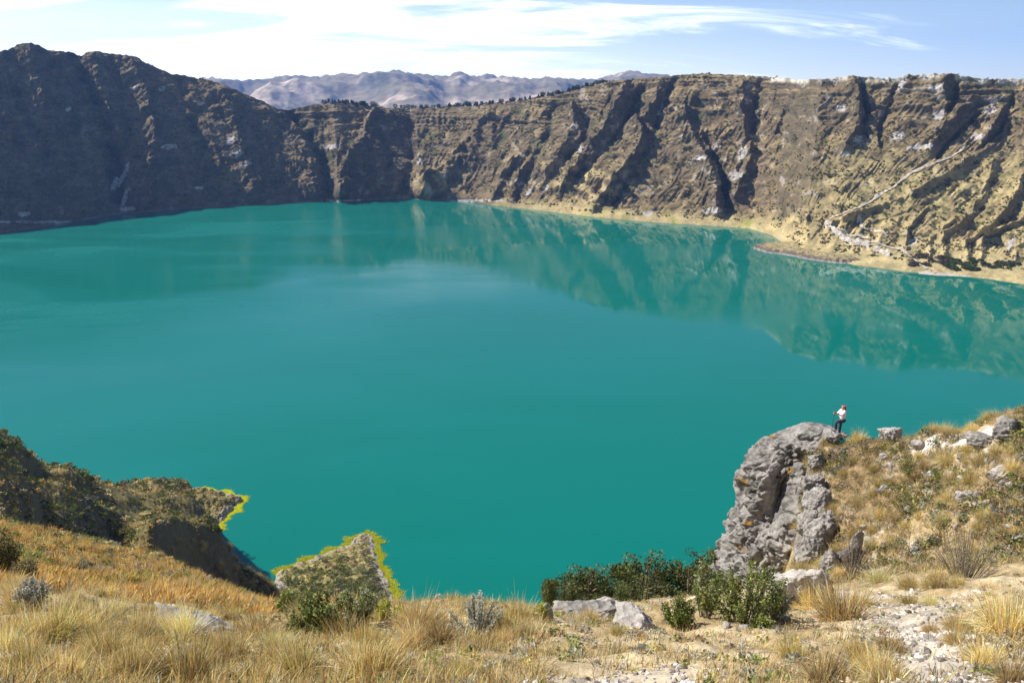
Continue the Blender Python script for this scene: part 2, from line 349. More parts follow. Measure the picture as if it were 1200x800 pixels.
# pale tuff: rim band, scars, shoreline rock
pale = sstep(.48, .62, n_b+.4*fbm(WU/60, WV/30, 0*WU+22, 2))*sstep(.22, .42, steep)
rimw = sstep(.955, .985, HF)*(HF < 1.5)*sstep(850, 900, UU)*sstep(-.25, .2, fbm(WU/22, 0*WV, 0*WU+2, 3))*(np.arange(WALL.shape[0]) < NR+1)[:, None]
C = blend(C, c3(.33, .29, .26), np.clip(pale, 0, 1)*.6*(.25+.75*sstep(350, 520, UU)))
C = blend(C, c3(.58, .53, .45), np.clip(rimw, 0, 1)*.85)
scars = [(985, 127, 8, 4), (1008, 163, 9, 4), (1052, 160, 9, 5), (1072, 173, 9, 4), (1088, 172, 5, 4), (1098, 103, 10, 4), (1057, 98, 4, 7), (1100, 135, 6, 6), (1165, 120, 5, 5), (1160, 130, 8, 5), (1145, 160, 10, 4), (820, 185, 7, 3), (870, 180, 5, 9), (862, 205, 8, 6), (835, 247, 12, 4), (990, 180, 5, 3),
         (198, 172, 9, 3), (270, 165, 5, 5), (278, 180, 7, 5), (288, 192, 7, 3), (190, 104, 4, 3), (158, 103, 3, 3), (235, 122, 5, 2), (135, 215, 4, 8), (145, 205, 3, 14), (146, 232, 3, 12), (150, 245, 8, 3), (28, 251, 7, 3), (233, 220, 5, 2), (388, 172, 9, 3), (80, 128, 3, 3), (680, 175, 4, 4), (640, 220, 3, 4), (620, 225, 3, 4), (492, 189, 4, 4), (1185, 285, 4, 8), (1070, 283, 5, 5), (760, 250, 7, 3), (560, 235, 30, 1.5), (430, 235, 40, 1.2), (60, 260, 70, 1.5)]
nb2 = fbm(WU/4, WV/4, 0*WU+60, 3)
for a_, b_, ra, rb in scars:
    q = ((WU-a_+.4*(WV-b_))/ra)**2+((WV-b_)/rb)**2
    C = blend(C, c3(.46, .42, .39), (1-sstep(.6, 1.3, q+nb2*.9))*.8*(HF < 1.01))
C[NR+2:] = blend(C[NR+2:], c3(.26, .20, .10), np.full(C[NR+2:].shape[:2], .6))
C *= (1+.25*n_b)[..., None]
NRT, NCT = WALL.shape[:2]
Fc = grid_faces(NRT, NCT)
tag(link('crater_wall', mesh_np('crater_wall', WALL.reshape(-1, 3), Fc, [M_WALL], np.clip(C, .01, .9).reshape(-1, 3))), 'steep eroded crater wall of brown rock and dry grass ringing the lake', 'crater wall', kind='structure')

def front(u, v, rng=3., arr=None, uu=None, vv=None, dd=None):
    """the terrain point seen at a pixel of the photograph"""
    arr = WALL if arr is None else arr; uu = WU if uu is None else uu; vv = WV if vv is None else vv; dd = WD if dd is None else dd
    q = (np.abs(uu-u) < rng) & (np.abs(vv-v) < rng) & (dd > 0)
    if not q.any(): return front(u, v, rng*2, arr, uu, vv, dd) if rng < 40 else None
    dq = dd[q]; m = dq < dq.min()*1.04+.2
    k = np.argmin((uu[q][m]-u)**2+(vv[q][m]-v)**2); return arr[q][m][k]

# ---- peninsula of dark rock below the trail (real low ridge lying in the lake)
def patch(outline, zfun, name, mat, colf, n=170, amp=1.5, wl=12, kind='structure', label=None, cat=None):
    """landform standing in the lake, its shoreline traced; height grows with distance from the shoreline"""
    pts = np.array([P(u, v, Rw(u, v))[:2] for u, v in outline]); mn = pts.min(0)-6; mx = pts.max(0)+6
    gx_, gy_ = np.meshgrid(np.linspace(mn[0], mx[0], n), np.linspace(mn[1], mx[1], n))
    gxx = gx_+.06*wl*4*fbm(gx_/wl, gy_/wl, 0*gx_, 3); gyy = gy_+.06*wl*4*fbm(gx_/wl, gy_/wl, 0*gx_+7, 3)
    dmin = np.full(gx_.shape, 1e9); ins = np.zeros(gx_.shape, bool)
    for i in range(len(pts)):
        a = pts[i]; b = pts[(i+1) % len(pts)]; ab = b-a; L = (ab**2).sum()
        t_ = np.clip(((gxx-a[0])*ab[0]+(gyy-a[1])*ab[1])/L, 0, 1)
        dmin = np.minimum(dmin, np.hypot(gxx-a[0]-t_*ab[0], gyy-a[1]-t_*ab[1]))
        c_ = ((a[1] > gyy) != (b[1] > gyy)) & (gxx < (b[0]-a[0])*(gyy-a[1])/(b[1]-a[1]+1e-12)+a[0]); ins ^= c_
    sd_ = np.where(ins, dmin, -dmin)
    z = zfun(sd_, gx_, gy_)+amp*fbm(gx_/wl, gy_/wl, 0*gx_+3, 5, .6)*sstep(-1, 3, sd_)
    z = np.where(sd_ < -2, -4, z)
    V = np.stack([gx_, gy_, z], -1)
    o = link(name, mesh_np(name, V.reshape(-1, 3), grid_faces(n, n), [mat], np.clip(colf(V, sd_), .01, .9).reshape(-1, 3)))
    tag(o, label, cat, kind=kind); return V, sd_
def pen_col(V, sd_):
    n = fbm(V[..., 0]/9, V[..., 1]/9, V[..., 2]/5, 4); c = np.zeros(V.shape)+c3(.30, .24, .12)
    c = blend(c, c3(.15, .12, .095), 1-sstep(5, 13, sd_+14*n)); c = c*(1+.5*fbm(V[..., 0]/3, V[..., 1]/3, 0*V[..., 0], 3))[..., None]; c = blend(c, c3(.46, .42, .37), (1-sstep(.3, 2.5, sd_))*.6); return c
patch([(883, 291), (895, 287), (915, 287), (938, 283), (960, 282), (985, 290), (1010, 300), (1010, 309), (980, 308.5), (950, 304.5), (920, 298.5), (897, 296)], lambda s, x, y: np.where(s < 0, s*.8, np.minimum(s*1.1, 6)+np.minimum(s*.1, 3)), 'peninsula_ground', M_WALL, pen_col, amp=1.6, label='low dark rocky peninsula below the white bluffs on the right shore', cat='peninsula')

# ---- white bluffs and walking trail on the right: strips laid on the slope
def strip(pix, wid, name, mat, lift, label, cat, kind, thick=0.0, wfac=None):
    pts = [];
    for (u, v) in pix:
        q = front(u, v); pts.append(q)
    pts = np.array(pts); d = np.r_[0, np.cumsum(np.linalg.norm(np.diff(pts, axis=0), axis=1))]
    s = np.arange(0, d[-1], 4.); L = np.stack([np.interp(s, d, pts[:, i]) for i in range(3)], -1)
    t_ = np.gradient(L, axis=0); side_ = np.stack([t_[:, 1], -t_[:, 0], 0*t_[:, 0]], -1); side_ /= np.linalg.norm(side_, axis=1)[:, None]+1e-9
    flat = WALL.reshape(-1, 3); rows = []
    near = flat[(flat[:, 0] > L[:, 0].min()-30) & (flat[:, 0] < L[:, 0].max()+30) & (flat[:, 1] > L[:, 1].min()-40) & (flat[:, 1] < L[:, 1].max()+40)]
    for q in (-1, -.5, 0, .5, 1):
        ww = wid*(1+.7*fbm(s/22, s*0+q*.3, s*0, 3)); e = L+side_*(q*ww)[:, None]
        for i in range(len(e)):
            d2 = (near[:, 0]-e[i, 0])**2+(near[:, 1]-e[i, 1])**2; k = np.argpartition(d2, 6)[:6]; e[i, 2] = near[k, 2].mean()+lift+.9
        rows.append(e)
    V = np.array(rows); cc = np.zeros((V.shape[0]*V.shape[1], 3))+c3(.46, .39, .31)
    return tag(link(name, mesh_np(name, V.reshape(-1, 3), grid_faces(len(rows), len(L)), [mat], cc)), label, cat, kind=kind)
strip([(1086, 316), (1072, 305), (1055, 292), (1030, 285), (1012, 279), (990, 274), (972, 264), (968, 260), (985, 252), (1000, 246), (1013, 240), (1030, 228), (1050, 218), (1056, 213), (1068, 203), (1085, 196), (1100, 190), (1125, 178), (1132, 168)], 2.6, 'path', M_WALL, .9, 'pale sandy trail zigzagging up the right crater wall', 'trail', 'structure')
strip([(1005, 248), (1008, 258), (1010, 266), (1022, 272), (1040, 279)], 2.0, 'path', M_WALL, .9, 'short white side trail below the main zigzag', 'trail', 'structure')
def bluff_wall(pix, hgt):
    pts = np.array([front(u, v) for u, v in pix]); d = np.r_[0, np.cumsum(np.linalg.norm(np.diff(pts, axis=0), axis=1))]
    s = np.arange(0, d[-1], 1.5); L = np.stack([np.interp(s, d, pts[:, i]) for i in range(3)], -1); L = smooth_ax(L, 3, 0)
    toc = -L.copy(); toc[:, 2] = 0; toc /= np.linalg.norm(toc, axis=1)[:, None]
    rows = []
    for j, f in enumerate(np.linspace(0, 1, 14)):
        hh = hgt*(1+.5*fbm(s/14, s*0, s*0+2, 2))
        e = L+toc*(6*(1-f)**.7+1.2*fbm(s/5, s*0+j*.35, s*0, 3))[:, None]; e[:, 2] += -4+f*(hh+4); rows.append(e)
    e = L-toc*9; e[:, 2] += 1; rows.append(e)
    V = np.array(rows); n = fbm(V[..., 0]/6, V[..., 1]/6, V[..., 2]/3, 3); c = blend(np.zeros(V.shape)+c3(.54, .49, .43), c3(.34, .28, .2), sstep(.1, .5, n))
    return link('bluff', mesh_np('bluff', V.reshape(-1, 3), grid_faces(len(rows), len(L)), [M_WALL], np.clip(c, 0, .8).reshape(-1, 3)))
tag(bluff_wall([(966, 262), (975, 270), (984, 277), (996, 284), (1008, 287), (1020, 289)], 9), 'white chalky bluff under the lower end of the zigzag trail', 'bluff', kind='structure')
tag(bluff_wall([(1022, 291), (1032, 295), (1044, 299)], 7), 'small pale bluff just right of the white chalky one', 'bluff', kind='structure')

# ================================================================== DISTANT MOUNTAINS
aF = np.linspace(R(-50), R(40), 700); rF = np.geomspace(3600, 17000, 200)
AF, RF = np.meshgrid(aF, rF); xF = RF*np.sin(AF); yF = RF*np.cos(AF)
mtop = np.interp(np.degrees(AF), [-50, -25, -22, -19, -16, -12, -8, -6, -3.5, -1, 2, 5, 8, 11, 40], [60, 60, 90, 120, 190, 215, 250, 210, 240, 200, 150, 185, 250, 190, 120])
base = -420+sstep(5000, 11500, RF)*(mtop+520)-sstep(12500, 17000, RF)*600
bellm = sstep(5000, 11000, RF)
zF = base+bellm*(150*(ridge(xF/2400, yF/2400, 0*xF+2, 6, .6)-.95))+60*fbm(xF/1500, yF/1500, 0*xF, 5)*(.25+bellm)
MT = np.array([(0, 100), (225, 96), (240, 91), (275, 95), (290, 94), (318, 90.5), (345, 88), (370, 90), (400, 88), (430, 86), (450, 84.5), (465, 83), (485, 86), (505, 89), (520, 91), (535, 85), (550, 89), (575, 87.5), (600, 91), (622, 93), (640, 90), (665, 92.5), (700, 93), (722, 87), (738, 83.5), (760, 86), (780, 88), (810, 96), (900, 104), (1200, 110)], float)
mx_, my_, mz_ = rays(MT[:, 0], MT[:, 1]); tgt = np.interp(aF, np.arctan2(mx_, my_), mz_/np.hypot(mx_, my_))+.0006*fbm(aF*90, aF*0, aF*0, 3)
cur = smooth_ax(((zF-H)/RF).max(0), 3, 0)-.0004; zF = zF+(tgt-cur)[None, :]*RF*sstep(4000, 13000, RF)
nF = fbm(xF/1100, yF/1100, 0*xF+4, 5); nG = fbm(xF/350, yF/350, 0*xF+6, 4)
CF = np.zeros(zF.shape+(3,))+c3(.22, .18, .12); CF = blend(CF, c3(.52, .41, .31), sstep(-.1, .4, nF+.5*nG-(zF-0)/900)); CF = blend(CF, c3(.15, .14, .10), sstep(.1, .35, nG-.3*nF)*.85)
tag(link('distant_mountains', mesh_np('distant_mountains', np.stack([xF, yF, zF], -1).reshape(-1, 3), grid_faces(200, 700), [M_FAR], np.clip(CF, 0, .8).reshape(-1, 3))), 'hazy blue mountain range far beyond the crater rim', 'mountains', kind='structure')

# ================================================================== WATER
a_ = np.linspace(0, 2*math.pi, 129)[:-1]; ring = np.array([0.001, 150, 400, 900, 1500, 2100, 2900])
V = np.concatenate([np.stack([r*np.cos(a_), 600+r*np.sin(a_), 0*a_], -1) for r in ring]); 
m, nt, out = newmat('lake_water')
geo = N(nt, 'ShaderNodeNewGeometry')
b = N(nt, 'ShaderNodeBsdfPrincipled', i_IOR=1.333, i_Roughness=.06)
mpn = N(nt, 'ShaderNodeMapping'); mpn.inputs['Scale'].default_value = (.0022, .0055, 1); nt.links.new(geo.outputs['Position'], mpn.inputs[0])
nz = N(nt, 'ShaderNodeTexNoise', i_Scale=1., i_Detail=5., i_Distortion=.8); nt.links.new(mpn.outputs[0], nz.inputs['Vector'])
rr = N(nt, 'ShaderNodeMapRange'); rr.inputs['From Min'].default_value = .42; rr.inputs['From Max'].default_value = .62; rr.inputs['To Min'].default_value = .02; rr.inputs['To Max'].default_value = .09; nt.links.new(nz.outputs['Fac'], rr.inputs['Value']); 
sp_ = N(nt, 'ShaderNodeSeparateXYZ'); nt.links.new(geo.outputs['Position'], sp_.inputs[0])
wz = N(nt, 'ShaderNodeMapRange'); wz.interpolation_type = 'SMOOTHSTEP'; wz.inputs['From Min'].default_value = 250.; wz.inputs['From Max'].default_value = -650.; wz.inputs['To Min'].default_value = 0.; wz.inputs['To Max'].default_value = 1.; nt.links.new(sp_.outputs[0], wz.inputs['Value'])
wm = N(nt, 'ShaderNodeMath', operation='MULTIPLY_ADD'); wm.inputs[1].default_value = 2.2; wm.inputs[2].default_value = -.35; nt.links.new(nz.outputs['Fac'], wm.inputs[0])
wk = N(nt, 'ShaderNodeMath', operation='MULTIPLY'); nt.links.new(wz.outputs[0], wk.inputs[0]); nt.links.new(wm.outputs[0], wk.inputs[1])
wa = N(nt, 'ShaderNodeMath', operation='MULTIPLY_ADD', use_clamp=True); wa.inputs[1].default_value = .20; nt.links.new(wk.outputs[0], wa.inputs[0]); nt.links.new(rr.outputs[0], wa.inputs[2]); nt.links.new(wa.outputs[0], b.inputs['Roughness'])
cr = N(nt, 'ShaderNodeValToRGB'); cr.color_ramp.elements[0].position = .3; cr.color_ramp.elements[1].position = .75
cr.color_ramp.elements[0].color = (.001, .135, .104, 1); cr.color_ramp.elements[1].color = (.002, .150, .126, 1); nt.links.new(nz.outputs['Fac'], cr.inputs[0]); nt.links.new(cr.outputs[0], b.inputs['Base Color'])
n2 = N(nt, 'ShaderNodeTexNoise', i_Scale=.35, i_Detail=3.); nt.links.new(geo.outputs['Position'], n2.inputs['Vector'])
bp = N(nt, 'ShaderNodeBump', i_Strength=.06, i_Distance=.10); nt.links.new(n2.outputs['Fac'], bp.inputs['Height']); nt.links.new(bp.outputs[0], b.inputs['Normal'])
nt.links.new(b.outputs[0], out.inputs[0])
tag(link('water', mesh_np('water', V, grid_faces(len(ring), 128, True), [m])), 'turquoise green crater lake', 'lake', kind='structure')

# ================================================================== NEAR GROUND (one lofted sheet from the viewpoint down to the lake)
K = {  # column: knots (pixel row, range) k1..k10, then shoreline row
 -400: [(830, 3.6), (760, 7), (715, 12), (700, 17), (680, 26), (590, 60), (610, 90), (540, 180), (440, 240), (500, 400), 540],
 0: [(830, 3.6), (760, 7), (700, 13), (690, 18), (665, 30), (616, 60), (640, 95), (585, 200), (508, 280), (530, 400), 548],
 26: [(830, 3.6), (760, 7), (702, 13), (692, 18), (672, 29), (617, 62), (650, 97), (590, 215), (530, 290), (550, 410), 560],
 50: [(830, 3.6), (760, 7), (705, 13), (695, 18), (680, 28), (619, 64), (662, 100), (597, 230), (549, 310), (562, 430), 570],
 85: [(830, 3.6), (762, 7), (708, 12.5), (698, 17.5), (684, 27), (622, 68), (672, 104), (600, 240), (555, 345), (566, 440), 574],
 132: [(830, 3.6), (765, 6.5), (715, 12), (705, 17), (690, 26), (630, 72), (690, 110), (607, 265), (571, 400), (575, 460), 577],
 180: [(830, 3.6), (768, 6.5), (722, 11.5), (712, 15.5), (698, 22), (648, 68), (705, 110), (616, 250), (569, 430), (573, 480), 577],
 224: [(830, 3.6), (770, 6.5), (727, 11), (716, 15), (704, 20), (664, 62), (720, 105), (600, 300), (571, 480), (574, 505), 578],
 256: [(830, 3.6), (770, 6.5), (730, 10.5), (722, 14), (712, 19), (680, 58), (735, 100), (613, 315), (652, 342), (672, 385), 674],
 275: [(830, 3.6), (770, 6.5), (732, 10), (724, 13), (716, 18), (688, 56), (745, 96), (643, 318), (692, 342), (700, 375), 700],
 310: [(830, 3.6), (770, 6.5), (735, 9.5), (728, 12), (722, 16), (703, 50), (760, 90), (657, 322), (712, 348), (715, 375), 712],
 335: [(830, 3.6), (770, 6.2), (735, 9), (727, 11.5), (722, 15), (715, 44), (770, 80), (682, 318), (735, 345), (732, 370), 720],
 365: [(830, 3.6), (770, 6.2), (732, 8.8), (723, 11), (719, 14), (722, 25), (780, 60), (745, 290), (760, 320), (755, 345), 742],
 430: [(830, 3.6), (768, 6.2), (728, 8.6), (719, 10.5), (715, 12), (720, 15), (790, 30), (790, 100), (790, 180), (775, 290), 760],
 530: [(830, 3.6), (768, 6.2), (722, 8.6), (712, 10), (708, 11.5), (712, 13), (790, 20), (790, 80), (790, 160), (780, 280), 765],
 620: [(830, 3.6), (768, 6.2), (732, 8.2), (722, 9.6), (717, 11.2), (720, 13), (775, 20), (780, 80), (780, 160), (775, 280), 765],
 700: [(830, 3.6), (770, 6.2), (735, 8.8), (720, 11.5), (712, 14), (712, 17), (755, 24), (770, 80), (775, 160), (770, 280), 762],
 780: [(830, 3.6), (770, 6.2), (738, 9), (720, 13), (706, 18), (702, 22), (742, 30), (765, 80), (770, 160), (768, 280), 760],
 850: [(830, 3.6), (770, 6.4), (736, 10), (713, 15), (698, 21), (690, 27), (735, 40), (765, 85), (765, 160), (760, 280), 752],
 925: [(830, 3.6), (770, 6.4), (738, 9.5), (712, 14.5), (692, 21), (676, 32), (705, 39), (760, 85), (760, 160), (755, 280), 748],
 962: [(830, 3.6), (772, 6.2), (742, 9), (715, 14), (690, 21), (662, 32), (600, 35), (552, 37.5), (513, 39.5), (640, 49), 740],
 1000: [(830, 3.6), (772, 6.2), (745, 8.6), (718, 13), (690, 20), (655, 31), (595, 34), (548, 37), (507, 40), (620, 49), 740],
 1060: [(830, 3.6), (772, 6.2), (748, 8.5), (722, 12.5), (692, 19), (655, 30), (590, 33), (545, 36), (513, 39), (600, 47), 738],
 1130: [(830, 3.6), (772, 6.2), (750, 8.5), (724, 12), (690, 18.5), (650, 28), (585, 31), (535, 34.5), (497, 37.5), (585, 45), 736],
 1200: [(830, 3.6), (772, 6.2), (750, 8.5), (724, 11.5), (688, 18), (640, 27), (572, 30), (515, 33), (470, 36), (565, 43), 730],
 1600: [(830, 3.6), (772, 6.2), (750, 8.5), (722, 11.5), (680, 17), (620, 26), (540, 30), (480, 34), (420, 37), (540, 45), 700],
}
for c in K:
    if c < 345:
        f_ = .93 if c > 150 else .88
        K[c][6] = (K[c][6][0]+(8 if c > 150 else 0), K[c][7][1]*f_)
K[940] = [(830, 3.6), (772, 6.2), (740, 9.2), (713, 14.2), (691, 21), (668, 32), (603, 35), (556, 37.2), (524, 39), (650, 49), 742]
K[912] = K.pop(925)
cols = sorted(K); un = np.concatenate([np.linspace(-400, -20, 90), np.arange(-18, 1219, .9), np.linspace(1220, 1600, 90)])
kv = [np.full(len(un), 1070.)]; kr = [np.full(len(un), math.log(1.2))]
for k in range(10):
    kv.append(np.interp(un, cols, [K[c][k][0] for c in cols])); kr.append(np.interp(un, cols, [math.log(K[c][k][1]) for c in cols]))
vsh = np.interp(un, cols, [K[c][10] for c in cols]); kv.append(vsh); kr.append(np.log(Rw(un, vsh)))
kv.append(vsh-2); kr.append(np.log(Rw(un, vsh)+55))
kv = np.array(kv); kr = np.array(kr)
in_ = (un > -19) & (un < 1220)
for arr in (kv, kr):
    sm = smooth_ax(arr[:, in_], 6, 1); arr[:, in_] = sm
SUB = 30; NK = len(kv); kk = np.linspace(0, NK-1, (NK-1)*SUB+1)
k0 = np.minimum(kk.astype(int), NK-2); fr = kk-k0
NV = kv[k0]*(1-fr)[:, None]+kv[k0+1]*fr[:, None]; NLr = kr[k0]*(1-fr)[:, None]+kr[k0+1]*fr[:, None]
NV = smooth_ax(NV, 6, 0); NLr = smooth_ax(NLr, 6, 0)
SH = P(un[None, :]+0*NV, NV, np.exp(NLr)); rng_ = np.exp(NLr)
SH[-SUB:, :, 2] = np.minimum(SH[-SUB:, :, 2], np.linspace(0, -12, SUB)[:, None])
def near_noise(x, y, z, r):
    s = 0
    for lam in (.35, .8, 2., 5., 13., 34., 80.):
        n = pn(x/lam+lam, y/lam, z/lam)+.5*pn(x/lam*2.1+lam, y/lam*2.1, z/lam*2.1)
        s = s+.12*lam*n*sstep(1.5, 7, r/lam)*(1 if lam < 3 else .8)
    return s
dz = near_noise(SH[..., 0], SH[..., 1], SH[..., 2], rng_)
# gullied dark face of the far spur
rg = ridge(SH[..., 0]/26, SH[..., 1]/90, SH[..., 2]/90, 3)-.7
SH[..., 2] += dz+5*rg*sstep(120, 200, rng_)*(1-sstep(430, 470, rng_))*sstep(-20, 5, SH[..., 2])
SU, SV, SD = proj(SH)
gx = np.gradient(SH, axis=1); gy = np.gradient(SH, axis=0); SN = np.cross(gx, gy); SN /= np.linalg.norm(SN, axis=-1, keepdims=True)+1e-9; SN *= np.sign(SN[..., 2:3]+1e-9)
r_ = rng_; x_, y_, z_ = SH[..., 0], SH[..., 1], SH[..., 2]
na = fbm(x_/1.6, y_/1.6, z_/1.6, 4); nb = fbm(x_/5, y_/5, z_/5, 4); nc_ = fbm(x_/22, y_/22, z_/22, 4); nd = fbm(x_/.5, y_/.5, z_/.5, 3)
C = np.zeros(SH.shape)+c3(.37, .28, .15)
C = blend(C, c3(.50, .40, .25), sstep(-.2, .4, na)*(1-sstep(30, 50, r_)))
C = blend(C, c3(.22, .15, .075), sstep(.1, .5, nd+.3*nb)*.7*(1-sstep(40, 80, r_)))
# bare pale sand: worn track lower right and flecks in the middle
track = np.exp(-((SU-(1085+(SV-750)*.3))/55)**2)*sstep(700, 722, SV)*(r_ < 22)
sand = np.clip(track*1.3+sstep(.25, .6, nb+.4*na)*(r_ < 22)*sstep(560, 680, SU)*.9, 0, 1)*sstep(-.6, .0, nd+.3)
C = blend(C, c3(.48, .42, .34)*(1+.35*nd[..., None]), sand*np.where(SU > 980, .9, .5))
hill = (r_ > 24) & (r_ < 60) & (SU > 930)
C = blend(C, c3(.27, .19, .105), hill*1.0*sstep(-.5, .3, nb)); C = blend(C, c3(.42, .36, .28), hill*sstep(.15, .45, na+.3*nd)*.8)
ledge = hill*np.exp(-((SV-np.interp(SU, [1040, 1200], [528, 502]))/9)**2)*sstep(1050, 1075, SU)
C = blend(C, c3(.56, .51, .46), np.clip(ledge*1.3, 0, 1)*sstep(-.5, .0, nd))
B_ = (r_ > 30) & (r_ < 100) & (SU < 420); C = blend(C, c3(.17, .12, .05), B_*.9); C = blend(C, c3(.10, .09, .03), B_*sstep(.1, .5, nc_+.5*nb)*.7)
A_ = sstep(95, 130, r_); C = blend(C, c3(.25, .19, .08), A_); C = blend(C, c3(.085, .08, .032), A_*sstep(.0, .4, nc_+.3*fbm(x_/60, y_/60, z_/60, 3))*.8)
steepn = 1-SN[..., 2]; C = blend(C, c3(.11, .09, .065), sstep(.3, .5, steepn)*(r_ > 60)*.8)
C = blend(C, c3(.24, .21, .19), hill*sstep(.2, .35, steepn)*(1-sstep(962, 975, SU))*.9)
C *= (1+.2*nd)[..., None]
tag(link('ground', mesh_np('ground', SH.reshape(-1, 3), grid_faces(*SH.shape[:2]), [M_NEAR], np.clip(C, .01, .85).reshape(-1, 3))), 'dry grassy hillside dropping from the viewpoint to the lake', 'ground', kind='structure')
gx_, gy_ = np.meshgrid(np.linspace(-90, 90, 90), np.linspace(-90, .9, 50))
gz = H-1.75+np.maximum(-gy_, 0)*.3-abs(gx_)*.02+.3*fbm(gx_/6, gy_/6, 0*gx_, 4)*sstep(2, 8, np.hypot(gx_, gy_))
tag(link('ground', mesh_np('ground_behind', np.stack([gx_, gy_, gz], -1).reshape(-1, 3), grid_faces(50, 90), [M_NEAR], np.zeros((4500, 3))+c3(.34, .25, .12))), 'grassy hill rising behind the viewpoint', 'ground', kind='structure')
def near(u, v): return front(u, v, 2., SH, SU, SV, SD)

# ================================================================== FOLIAGE TOOLS
def blades(base, dirs, length, width, droop, segs=3, col=None):
    n = len(base); length = np.broadcast_to(length, n); width = np.broadcast_to(width, n); droop = np.broadcast_to(droop, n)
    sdv = np.cross(dirs, RNG.normal(size=(n, 3))); sdv /= np.linalg.norm(sdv, axis=1)[:, None]+1e-9
    V = np.zeros((n, 2*segs+1, 3))
    for s in range(segs+1):
        t = s/segs; p = base+dirs*(length*t)[:, None]; p[:, 2] -= droop*length*t*t
        if s == segs: V[:, 2*segs] = p
        else:
            wd = (width*(1-t*.75)*.5)[:, None]; V[:, 2*s] = p-sdv*wd; V[:, 2*s+1] = p+sdv*wd
    fs = []
    for s in range(segs-1):
        a = 2*s; fs += [(a, a+1, a+3), (a, a+3, a+2)]
    a = 2*segs-2; fs.append((a, a+1, a+2))
    Fb = (np.arange(n)*(2*segs+1))[:, None, None]+np.array(fs)[None]
    cc = None if col is None else np.repeat(col, 2*segs+1, axis=0)
    return V.reshape(-1, 3), Fb.reshape(-1, 3), cc
STRAW = np.array([(.72, .56, .28), (.62, .42, .16), (.80, .69, .44), (.46, .32, .14), (.68, .49, .20)])*np.array([1.06, 1., .84])
OLIVE = np.array([(.26, .25, .07), (.20, .22, .06), (.34, .30, .09)])
BROWN = np.array([(.34, .23, .13), (.26, .18, .10), (.42, .33, .22)])
GREYL = np.array([(.30, .30, .24), (.24, .25, .2), (.38, .36, .30)])
GREEN = np.array([(.10, .13, .035), (.14, .17, .04), (.075, .10, .03), (.18, .19, .06)])
def pick(pal, n, jit=.18):
    return np.clip(pal[RNG.integers(0, len(pal), n)]*(1+jit*RNG.normal(size=(n, 1))), .01, .85)
def mixpal(ps, ws, n):
    k = RNG.choice(len(ps), n, p=np.array(ws)/sum(ws)); out = np.zeros((n, 3))
    for i, p in enumerate(ps):
        q = k == i; out[q] = pick(p, q.sum())
    return out
def tuft_arrays(pos, nb_, hgt, spread, width, lean, pal, ws, segs=3, droop=(.1, .5), wind=(.12, -.05)):
    n = len(pos); m_ = n*nb_; P0 = np.repeat(pos, nb_, axis=0)
    hg = np.repeat(np.broadcast_to(hgt, n), nb_)*RNG.uniform(.55, 1.1, m_); sp = np.repeat(np.broadcast_to(spread, n), nb_)
    a = RNG.uniform(0, 2*math.pi, m_); q = np.sqrt(RNG.uniform(0, 1, m_))
    P0 = P0+np.stack([np.cos(a)*q*sp, np.sin(a)*q*sp, -.03*hg], -1)
    ln = np.abs(RNG.normal(0, 1, m_))*lean*(.35+q); a2 = a+RNG.normal(0, .5, m_)
    d = np.stack([np.cos(a2)*np.sin(ln)+wind[0], np.sin(a2)*np.sin(ln)+wind[1], np.cos(ln)], -1); d /= np.linalg.norm(d, axis=1)[:, None]
    if len(ws) == n and np.ndim(ws) == 2:
        k = np.repeat(np.array([RNG.choice(len(pal), p=w_/w_.sum()) for w_ in ws]), nb_); cc = np.zeros((m_, 3))
        for i, p in enumerate(pal): qq = k == i; cc[qq] = pick(p, qq.sum())
    else: cc = mixpal(pal, ws, m_)
    tint = np.repeat(1+.26*RNG.normal(size=(n, 1)), nb_, axis=0); cc = np.clip(cc*tint, .01, .85)
    return blades(P0, d, hg, width*RNG.uniform(.6, 1.3, m_), RNG.uniform(*droop, m_), segs, cc)

def leaves(cent, size, col, up=.0, elong=1.6):
    """small flat leaf faces (diamond quads) at the given centres"""
    n = len(cent); a = RNG.normal(size=(n, 3)); a[:, 2] += up; a /= np.linalg.norm(a, axis=1)[:, None]
    b = np.cross(a, RNG.normal(size=(n, 3))); b /= np.linalg.norm(b, axis=1)[:, None]+1e-9
    s = (size*RNG.uniform(.6, 1.3, n))[:, None]
    V = np.stack([cent-a*s*elong*.5, cent+b*s*.5, cent+a*s*elong*.5, cent-b*s*.5], 1)
    return V.reshape(-1, 3), (np.arange(n)*4)[:, None]+np.arange(4)[None], np.repeat(col, 4, axis=0)
def tube(pts, rad, sides=6):
    pts = np.array(pts, float); n = len(pts); t = np.gradient(pts, axis=0); t /= np.linalg.norm(t, axis=1)[:, None]+1e-9
    ref = np.array([.3, .9, .2]); s = np.cross(t, ref); s /= np.linalg.norm(s, axis=1)[:, None]+1e-9; b = np.cross(t, s)
    a = np.arange(sides)*2*math.pi/sides; rad = np.broadcast_to(rad, n)
    V = pts[:, None]+rad[:, None, None]*(np.cos(a)[None, :, None]*s[:, None]+np.sin(a)[None, :, None]*b[:, None])
    return V.reshape(-1, 3), grid_faces(n, sides, True)
def cat_m(parts):
    Vs, Fs, Cs, o = [], [], [], 0
    for p in parts:
        Vs.append(p[0]); Fs.append(np.asarray(p[1])+o); o += len(p[0])
        if len(p) > 2: Cs.append(p[2])
    return np.concatenate(Vs), np.concatenate(Fs), (np.concatenate(Cs) if Cs else None)

